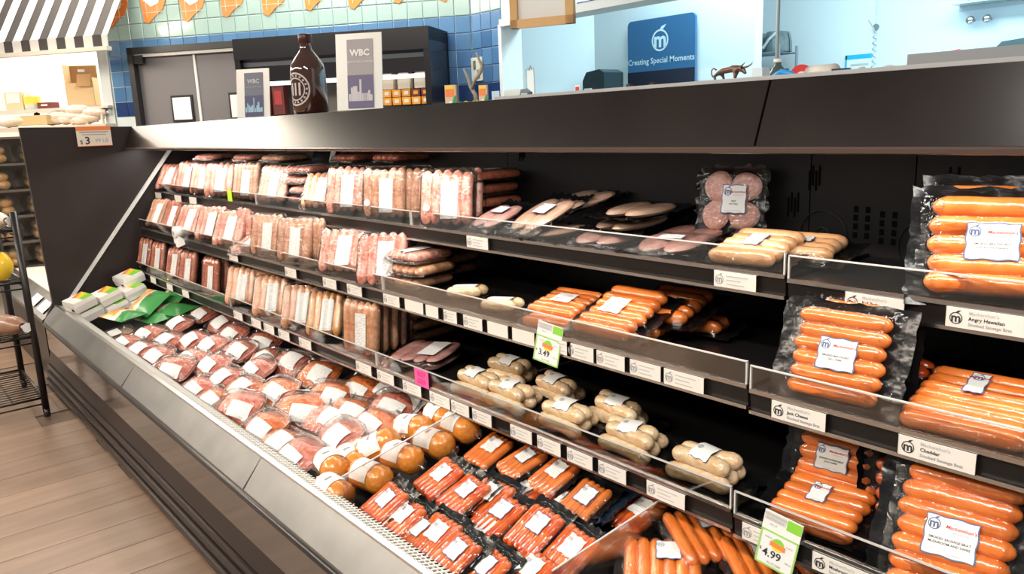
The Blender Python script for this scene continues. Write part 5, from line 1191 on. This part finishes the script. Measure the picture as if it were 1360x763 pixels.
t = top('small_card', 'small card with dark print standing on the counter left of the paper-towel dispenser', 'card', 767, 1.46, rz=10, tp=113, hn=.05); MB().box((0, 0, .025), (.026, .002, .05)).obj('card', WHITE, t); MB().box((0, -.0016, .032), (.018, .001, .022)).obj('print', REDINK, t)
p = ony(797, 112, YR - .14); t = thing('towel_dispenser', 'black rounded paper-towel dispenser on the white back-room wall', 'dispenser', (p.x, YR - .115, p.z - .12))
MB().prism([(-.11, 0), (.11, 0), (.11, .20), (.06, .225), (-.07, .21), (-.11, .15)], -.10, .11, 'x' if False else 'y').obj('dispenser_body', mat('dispenser_black', (.03, .05, .06), .25), t); MB().box((-.05, -.104, .05), (.075, .006, .085)).obj('dispenser_label', WHITE, t)
b = MB(); b.box((-.05, -.108, .06), (.05, .002, .006)); b.box((-.05, -.108, .045), (.05, .002, .006)); b.obj('print', GREY, t)
# bull figurine: one skinned body
def skin(name, verts, edges, radii, material, parent=None, sub=2):
    me = bpy.data.meshes.new(name); me.from_pydata(verts, edges, []); o = bpy.data.objects.new(name, me); C.objects.link(o)
    if parent: o.parent = parent
    sm = o.modifiers.new('skin', 'SKIN'); sm.use_smooth_shade = True
    for i, r_ in enumerate(radii): me.skin_vertices[0].data[i].radius = (r_, r_)
    me.skin_vertices[0].data[0].use_root = True
    s2 = o.modifiers.new('sub', 'SUBSURF'); s2.levels = sub; s2.render_levels = sub
    me.materials.append(material); return o
BR_ = mat('bronze', (.13, .075, .055), .35, .5, noise=(30, .5, (.19, .12, .09)))
t = top('bull_figurine', 'small bronze bull figurine with lowered horned head on the canopy ledge', 'figurine', 966, 1.270, z=1.357, rz=-6)
t.scale = (.62, .62, .54)
V = [(0, 0, .030), (.018, 0, .034), (.034, 0, .036), (.046, 0, .034), (.056, 0, .028), (-.020, 0, .030), (-.036, 0, .030),
     (.032, -.009, .020), (.036, -.010, .010), (.034, -.010, .002), (.026, .009, .020), (.022, .010, .010), (.020, .010, .002),
     (-.034, -.009, .020), (-.042, -.010, .012), (-.038, -.010, .002), (-.028, .009, .020), (-.026, .010, .012), (-.022, .010, .002), (.062, 0, .020), (.068, 0, .014)]
Ed = [(0, 1), (1, 2), (2, 3), (3, 4), (0, 5), (5, 6), (2, 7), (7, 8), (8, 9), (2, 10), (10, 11), (11, 12), (6, 13), (13, 14), (14, 15), (6, 16), (16, 17), (17, 18), (4, 19), (19, 20)]
skin('bull_body', V, Ed, [.011, .013, .014, .012, .009, .011, .011, .006, .004, .004, .006, .004, .004, .007, .004, .004, .007, .004, .004, .006, .004], BR_, t)
MB().tube([(.056, -.006, .036), (.060, -.014, .038), (.070, -.016, .044), (.076, -.015, .050)], [.003, .0028, .002, .0008], 8).obj('horn', BR_, t, True); MB().tube([(.056, .006, .036), (.062, .014, .038), (.072, .016, .044), (.078, .015, .050)], [.003, .0028, .002, .0008], 8).obj('horn', BR_, t, True)
MB().tube([(-.044, 0, .036), (-.054, 0, .042), (-.062, 0, .036), (-.062, 0, .022), (-.056, 0, .014), (-.050, 0, .010)], [.003, .0024, .002, .002, .003, .001], 8).obj('tail', BR_, t, True)
for px, dx in ((836, 0), (867, 0)):
    t = top('ledge_clip', 'tiny dark clip on the canopy ledge, %s of two below the blue sign' % ('left' if px == 836 else 'right'), 'clip', px, 1.275, z=1.358); MB().prism([(-.006, 0), (.008, 0), (.004, .006), (-.004, .005)], -.005, .005, 'y').obj('clip', RUBBER, t)
# back counter clutter on the right
ZC = 1.362
wk = thing('work_counter', 'pale work counter behind the meat case below the ledge', 'counter'); MB().box((-.9, 2.03, ZC - .02), (4.2, .50, .04)).obj('counter_top', WPLAS, wk); MB().box((-.9, 2.03, .63), (4.1, .44, 1.23)).obj('counter_body', mat('counter_grey', (.4, .42, .44), .5), wk)
CLT = {'white_box': (90, .0825), 'tape_dispenser': (91, .054), 'red_tape_roll': (86, .095), 'squeeze_bottle': (78, .13), 'paper_roll': (86, .084), 'scale_display': (91, .052), 'brown_paper': (89, .045), 'tape_rolls': (86, .058)}
def cl(name, label, cat, px, y, build, rz=0):
    y += .30; tp, hn = CLT[name]; s_ = (ony(px, tp, y).z - ZC) / hn
    t = top(name, label, cat, px, y, ZC, rz); t.scale = (min(s_, 1.15),) * 2 + (s_,); build(t); return t
PALEB = mat('pale_box', (.62, .72, .76), .4)
cl('white_box', 'plain pale box on the counter just right of the bull figurine', 'box', 1010, 1.62, lambda t: MB().box((0, 0, .035), (.05, .06, .095)).obj('box_body', PALEB, t))
BLU = mat('blue_plastic', (.02, .30, .70), .3); RED = mat('red_tape', (.72, .05, .05), .35)
cl('tape_dispenser', 'bright blue plastic tape dispenser on the counter', 'dispenser', 1040, 1.58, lambda t: (MB().tube([(-.05, 0, .0), (-.035, 0, .03), (-.01, 0, .045), (.03, 0, .035), (.05, 0, .01)], .009, 8).obj('handle', BLU, t, True), MB().box((.0, 0, .006), (.10, .04, .018)).obj('dispenser_base', BLU, t)))
cl('red_tape_roll', 'red roll of tape standing behind the blue dispenser', 'tape', 1063, 1.64, lambda t: (MB().lathe([(.022, -.022), (.055, -.022), (.055, .022), (.022, .022)], 26, (0, 0, .040), 'y').obj('tape', RED, t, False), MB().lathe([(.018, -.023), (.023, -.0235), (.023, .0235), (.018, .023)], 20, (0, 0, .040), 'y').obj('core', WHITE, t)), 35)
def jug(t):
    MB().lathe([(.02, 0), (.045, .004), (.046, .05), (.030, .085), (.016, .10), (.016, .115)], 16).obj('jug_body', mat('jug_dark', (.07, .10, .09), .2), t, True); MB().lathe([(.018, .112), (.020, .114), (.020, .128), (.001, .130)], 14).obj('jug_cap', WPLAS, t, True)
cl('squeeze_bottle', 'dark squat bottle with a white cap on the counter behind the blue dispenser', 'bottle', 1032, 1.70, jug)
cl('paper_roll', 'wide beige paper roll lying on the counter', 'paper roll', 1091, 1.64, lambda t: (MB().lathe([(.001, -.07), (.042, -.07), (.042, .07), (.001, .07)], 24, (0, 0, .042), 'x').obj('roll', mat('roll_beige', (.66, .62, .55), .6), t, True), MB().lathe([(.001, .0705), (.015, .0708), (.015, .0700)], 16, (0, 0, .042), 'x').obj('core', CARD, t)), -12)
cl('scale_display', 'small dark framed scale display with a pale blue screen', 'display', 1116, 1.52, lambda t: (MB().box((0, 0, .030), (.078, .02, .044)).obj('display_case', mat('display_navy', (.02, .03, .10), .3), t), MB().box((-.003, -.0108, .029), (.064, .002, .028)).obj('screen', mat('blue_screen', (.45, .65, .85), .2, emit=((.55, .75, .95), .5)), t), put('print', text_mesh('SALES', .010, mat('screen_ink', (.05, .2, .55), .5)), t, (-.010, -.0120, .033), (R(90), 0, 0))), 8)
cl('brown_paper', 'crumpled brown wrapping paper on the counter, left of the tape rolls', 'paper', 1141, 1.56, lambda t: MB().grid(lambda u, v: (-.07 + .14 * u, -.03 + .06 * v, .012 + .03 * math.sin(PI * u) * math.sin(PI * v) + .006 * math.sin(17 * u + 9 * v)), 10, 6).obj('paper', mat('brown_paper_mat', (.45, .36, .30), .7), t))
cl('tape_rolls', 'pale roll of tape standing on the counter by the glass track', 'tape', 1180, 1.50, lambda t: (MB().lathe([(.016, -.02), (.040, -.02), (.040, .02), (.016, .02)], 22, (0, 0, .018), 'y').obj('tape', mat('tape_pale', (.66, .70, .70), .35), t), MB().lathe([(.014, -.021), (.0165, -.0215), (.0165, .0215), (.014, .021)], 18, (0, 0, .018), 'y').obj('core', CARD, t)), 20)
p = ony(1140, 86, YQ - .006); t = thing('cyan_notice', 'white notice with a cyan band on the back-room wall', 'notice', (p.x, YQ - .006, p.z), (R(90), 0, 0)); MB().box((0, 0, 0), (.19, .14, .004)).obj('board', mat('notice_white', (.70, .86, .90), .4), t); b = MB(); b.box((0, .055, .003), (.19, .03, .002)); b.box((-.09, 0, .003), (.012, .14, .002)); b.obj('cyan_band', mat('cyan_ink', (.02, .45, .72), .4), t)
b = MB(); b.box((.01, .0, .003), (.13, .016, .002)); b.box((.0, -.04, .003), (.10, .014, .002)); b.obj('print', LGREY, t)
bc = thing('room_counter', 'low steel counter along the far back-room wall', 'counter'); MB().box((-1.0, YQ - .36, 1.37), (3.2, .62, .04)).obj('counter_top', STEELB, bc); MB().box((-1.0, YQ - .36, .675), (3.1, .56, 1.35)).obj('counter_body', WPLAS, bc)
p = ony(1160, 88, YQ - .25); t = thing('coil_hose', 'thin coiled rinse hose rising by the back-room wall', 'hose', (p.x, YQ - .25, 1.39))
MB().tube([(.012 * math.cos(i * .9), .012 * math.sin(i * .9), i * .0055) for i in range(72)], .004, 5).obj('coil', mat('hose_grey', (.42, .50, .54), .35, .4), t, True); MB().tube([(0, 0, .39), (-.01, 0, .42), (-.05, 0, .48)], .004, 6).obj('hose_arm', GREY, t); MB().lathe([(.001, 0), (.03, 0), (.03, .03), (.001, .03)], 10, (.05, 0, 0)).obj('hose_base', mat('hose_grey', (.42, .50, .54), .35, .4), t)
p = ony(1165, 36, YQ - .01); t = thing('wall_hook', 'small metal hook on the far back-room wall above the hose', 'hook', p); MB().lathe([(.001, -.02), (.022, -.02), (.022, .0), (.001, 0)], 12, (0, 0, 0), 'y').obj('hook', CHROME, t)
for px, py, q in ((1291, 27, 'left'), (1313, 25, 'right')):
    p = ony(px, py, YQ - .05); t = thing('metal_knob', 'round metal knob high on the far wall, %s one of the pair' % q, 'knob', p, group='knobs on the far wall'); MB().lathe([(.001, -.05), (.018, -.048), (.026, -.03), (.018, -.01), (.010, 0), (.010, .03), (.001, .03)], 16, (0, 0, 0), 'y').obj('knob', CHROME, t, True)
p = ony(1268, 7, YQ - .1); t = thing('wall_shelf', 'thin clear wall shelf at the top right of the back room', 'shelf', (p.x + .45, YQ - .09, p.z))
MB().box((0, 0, 0), (.90, .17, .008)).obj('shelf_board', mat('shelf_glass', (.50, .62, .64), .1), t); MB().box((-.35, -.06, .02), (.012, .012, .04)).obj('shelf_clip', CHROME, t); MB().box((0, .07, -.02), (.90, .012, .03)).obj('shelf_rail', mat('rail_blue_grey', (.45, .56, .64), .4), t)
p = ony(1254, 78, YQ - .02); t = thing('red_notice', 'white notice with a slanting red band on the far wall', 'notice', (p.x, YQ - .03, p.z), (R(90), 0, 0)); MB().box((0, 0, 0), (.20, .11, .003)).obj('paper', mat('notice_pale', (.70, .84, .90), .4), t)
b = MB(); b.add([(-.10, .010, .003), (-.02, .012, .003), (.10, .035, .003), (.10, .055, .003), (-.01, .038, .003), (-.10, .036, .003)], [(0, 1, 4, 5), (1, 2, 3, 4)]); b.obj('red_band', mat('notice_red', (.80, .12, .20), .5), t); b = MB(); b.box((.0, -.02, .002), (.03, .02, .002)); b.box((.045, -.018, .002), (.03, .02, .002)); b.obj('print', LGREY, t)
p = ony(1286, 80, 5.3); t = thing('domed_lid', 'dark grey domed lid peeking over the glass track', 'lid', (p.x, 5.3, 1.39)); MB().lathe([(.14, .0), (.135, .03), (.11, .065), (.06, .085), (.001, .09)], 24).obj('dome', mat('dome_grey', (.12, .16, .18), .25), t, True)
p = ony(1350, 75, YQ - .1); t = thing('towel_dispenser', 'dark curved dispenser at the far right of the back room, cut by the frame edge', 'dispenser', (p.x, YQ - .09, p.z - .15))
MB().prism([(-.15, 0), (.20, 0), (.20, .26), (-.06, .24), (-.12, .18)], -.09, .08, 'y').obj('dispenser_body', mat('dispenser_slate', (.07, .11, .12), .25), t); MB().box((.02, -.095, .195), (.24, .006, .014)).obj('dispenser_trim', WHITE, t); MB().box((.10, -.095, .06), (.09, .006, .11)).obj('dispenser_label', PALEB, t); MB().box((.0, -.095, .09), (.22, .005, .008)).obj('dispenser_trim', PALEB, t)
p = ony(1033, 40, 2.3); t = thing('grey_pole', 'thin grey pole hanging down behind the counter right of the blue sign', 'pole', (p.x, 2.3, 1.40)); MB().tube([(0, 0, 0), (0, 0, 1.6)], .0055, 8).obj('pole', mat('pole_grey', (.30, .36, .38), .35, .5), t); MB().lathe([(.018, -.03), (.018, .01), (.008, .03)], 12).obj('pole_socket', mat('pole_grey', (.30, .36, .38), .35, .5), t, True)
# wire shelf with bagged bins in the recess
p = ony(1006, 60, YQ - .3); q = ony(1058, 68, YQ - .3)
t = thing('storage_rack', 'grey wire storage rack in the back-room recess holding wrapped bundles', 'rack', (q.x - .08, YQ - .30, 0)); WR = mat('rack_grey', (.32, .38, .42), .35, .5)
zsh = q.z
for dx in (0, -.34):
    for dy in (-.10, .14): MB().tube([(dx, dy, .0), (dx, dy, zsh + .05)], .011, 8).obj('rack_post', WR, t)
for zz in (zsh, zsh - .34):
    b = MB()
    for i in range(9): b.tube([(-.34 + i * .0425, -.10, zz), (-.34 + i * .0425, .14, zz)], .003, 5)
    b.tube([(-.34, -.10, zz), (0, -.10, zz)], .007, 6); b.tube([(-.34, .14, zz), (0, .14, zz)], .007, 6); b.obj('rack_shelf', WR, t)
def bundle(label, dx, zz, w_, h_, col, key):
    o = thing('wrapped_bundle', label, 'bundle', (q.x - .08 + dx, YQ - .28, zz), group='bundles on the back-room rack'); rnd = random.Random(key)
    MB().grid(lambda u, v: (w_ / 2 * (1.0 - .25 * v ** 3) * math.cos(2 * PI * u) * (1 + .14 * math.sin(7 * u + key)), .11 * math.sin(2 * PI * u), h_ * v + rnd.uniform(-.004, .004) * (0 < v < 1)), 14, 6).obj('wrap', col, o); MB().tube([(-w_ * .3, -.115, h_ * .2), (0, -.122, h_ * .6), (w_ * .3, -.112, h_ * .9)], .010, 6).obj('strap', mat('strap_white', (.62, .70, .72), .4), o)
WG = mat('wrap_grey', (.07, .10, .11), .3, coat=.4, noise=(12, .5, (.20, .26, .28))); WB = mat('wrap_black', (.015, .02, .025), .25)
bundle('grey plastic-wrapped bundle on top of the back-room rack, left one', -.27, zsh + .008, .20, .14, WG, 1); bundle('grey plastic-wrapped bundle on top of the back-room rack, right one', -.08, zsh + .008, .17, .14, WG, 2)
bundle('black bin-bag bundle on the lower rack level, left one', -.26, zsh - .33, .20, .24, WB, 3); bundle('dark bundle on the lower rack level, right one', -.07, zsh - .33, .16, .22, WB, 4)
# framed board hanging at the top edge
p = ony(720, 14, 2.2); t = thing('hanging_board', 'wood-framed white board hanging from above at the top of the view', 'sign', (p.x, 2.2, p.z), (0, 0, R(24)))
WD = mat('board_oak', (.62, .34, .12), .45, noise=(6, .6, (.72, .44, .19))); a, c = .135, .15; e = .032
zb = ony(720, 35, 2.2).z - p.z
for cc, d in (((-a + e / 2, zb + .15), (e, .30)), ((a - e / 2, zb + .15), (e, .30)), ((0, zb + e / 2), (2 * a, e)), ((0, zb + .3 - e / 2), (2 * a, e))): MB().box((cc[0], 0, cc[1]), (d[0], .03, d[1])).obj('frame_bar', WD, t)
MB().box((0, .004, zb + .15), (2 * a - 2 * e + .01, .01, .30 - 2 * e + .01)).obj('board', WHITE, t)
for sx in (-1, 1): MB().tube([(sx * .09, 0, zb + .29), (sx * .09, 0, zb + 1.2)], .0025, 6).obj('hanging_wire', CHROME, t)

# ================================================================== LEFT EDGE: wire rack, neighbouring case, bread tower
rk = thing('wire_rack', 'dark wire merchandising rack on casters at the left edge in front of the case end', 'rack', (-4.16, .555, 0))
RK = mat('rack_black', (.018, .015, .014), .35, .3)
RH = .985; RXW, RYW = .62, .50
for dx, dy in ((0, 0), (-RXW, 0), (0, -RYW), (-RXW, -RYW)):
    MB().tube([(dx, dy, .03), (dx, dy, RH)], .0155, 10).obj('post', RK, rk, True); MB().lathe([(.001, -.012), (.024, -.012), (.024, .012), (.001, .012)], 14, (dx, dy, .025), 'y').obj('caster', RUBBER, rk, True)
for z in (.10, .40, .66, .90):
    b = MB()
    for yy in (0, -RYW): b.tube([(0, yy, z), (-RXW, yy, z)], .006, 6); b.tube([(0, yy, z - .03), (-RXW, yy, z - .03)], .004, 6)
    for xx in (0, -RXW): b.tube([(xx, 0, z), (xx, -RYW, z)], .006, 6); b.tube([(xx, 0, z - .03), (xx, -RYW, z - .03)], .004, 6)
    for i in range(1, 15): b.tube([(-RXW * i / 15, 0, z), (-RXW * i / 15, -RYW, z)], .0028, 5)
    for i in range(1, 4): b.tube([(0, -RYW * i / 4, z - .005), (-RXW, -RYW * i / 4, z - .005)], .003, 5)
    b.obj('wire_shelf', RK, rk, True)
def rack_item(name, label, cat, px, py, y, z, build):
    p = onx(px, py, -4.28); t = thing(name, label, cat, (p.x, min(p.y, .485), z), (0, 0, R(25))); build(t); t.scale = (.78,) * 3
BRD = mat('brown_bread', (.20, .08, .045), .45, coat=.3, noise=(14, .6, (.36, .20, .12)))
YB_ = mat('yellow_bag', (.82, .55, .03), .3, coat=.4)
def yb(t):
    MB().grid(lambda u, v: (.085 * math.cos(2 * PI * u) * math.sin(PI * (.04 + .92 * v)) ** .5, .06 * math.sin(2 * PI * u) * math.sin(PI * (.04 + .92 * v)) ** .5, .17 * v), 16, 8).obj('bag_body', YB_, t, True)
    MB().lathe([(.001, -.064), (.034, -.060), (.034, -.05)], 16, (0, 0, .09), 'y').obj('red_print', REDP, t)
rack_item('yellow_bag', 'bright yellow bag with a red oval print on the wire rack', 'bag', 8, 390, .40, .665, yb)
rack_item('bread_loaf', 'dark brown wrapped loaf on the middle level of the wire rack', 'bread', 14, 465, .40, .405, lambda t: loaf(t, 1.3, BRD))
rack_item('bread_bag', 'pale loaf in a clear bag on top of the wire rack', 'bread', 4, 268, .45, .905, lambda t: loaf(t, 1.1))
# neighbouring low case whose steel lip carries on past the end panel
nb = thing('neighbour_case', 'low bakery case continuing left beyond the dark end panel', 'display case')
MB().prism([(0.80, 0.43), (0.690, 0.345), (0.686, 0.330), (0.72, 0.30)], XF, XL - .034).obj('steel_lip', STEEL, nb)
MB().prism([(0.694, 0.326), (0.694, 0.0), (1.3, 0.0), (1.3, 0.40), (0.80, 0.425)], XF, XL - .034).obj('case_body', KICK, nb)
MB().prism([(0.80, .43), (1.3, .405), (1.3, .41), (0.80, .436)], XF, XL - .034).obj('case_deck', mat('deck_cream', (.62, .57, .50), .4), nb)
for i in range(2):
    t = thing('lip_card', 'flat white patch on the steel lip left of the end panel, %s' % ('nearer' if i == 0 else 'farther'), 'tag', (-4.95 - i * .26, .735, .388), (R(39), 0, 0)); MB().box((0, 0, .002), (.17, .07, .002)).obj('card', WHITE, t); MB().box((0, .005, .0034), (.12, .012, .0008)).obj('print', LGREY, t)  # flat white patches with a grey bar on the steel lip
bt = thing('bread_tower', 'tall narrow bakery shelf tower stacked with clear boxes of rolls behind the end panel', 'shelf', (-6.55, .62, 0))
MB().box((-.20, .15, .68), (.04, 1.0, 1.36)).obj('tower_back', mat('tower_cream', (.70, .65, .56), .5), bt)
for z in (.42, .60, .78, .96, 1.14, 1.32): MB().box((0, .20, z), (.36, .85, .015)).obj('tower_shelf', mat('tower_dark', (.10, .08, .07), .4), bt)
BUN = mat('golden_rolls', (.62, .30, .09), .35, coat=.5, noise=(16, .6, (.75, .50, .24)), rand=.1)
def roll_box(label, x, y, z):
    t = thing('roll_box', label, 'bread', (x, y, z), group='clear boxes of rolls')
    for i in range(3):
        for j in range(2): put('bread_roll', roll_me, t, ((i - 1) * .075, (j - .5) * .09, .034)); put('bread_roll', roll_me, t, ((i - 1) * .075, (j - .5) * .075, .088))
    MB().prism([(-.10, 0), (.10, 0), (.12, .09), (.10, .135), (-.10, .135), (-.12, .09)], -.125, .125).obj('box_shell', FILM, t)
roll_me = MB().grid(lambda u, v: (.047 * math.sin(PI * v) * math.cos(2 * PI * u), .044 * math.sin(PI * v) * math.sin(2 * PI * u), -.034 * math.cos(PI * v)), 12, 6).mesh('bread_roll', BUN, True)
for i, z in enumerate((.428, .608, .788, .968, 1.148)):
    for j in range(3): roll_box('clear box of golden rolls on the bread tower, %s level up, %s from the aisle' % (ordinal(i + 1), ordinal(j + 1)), -6.53, .52 + j * .27, z)
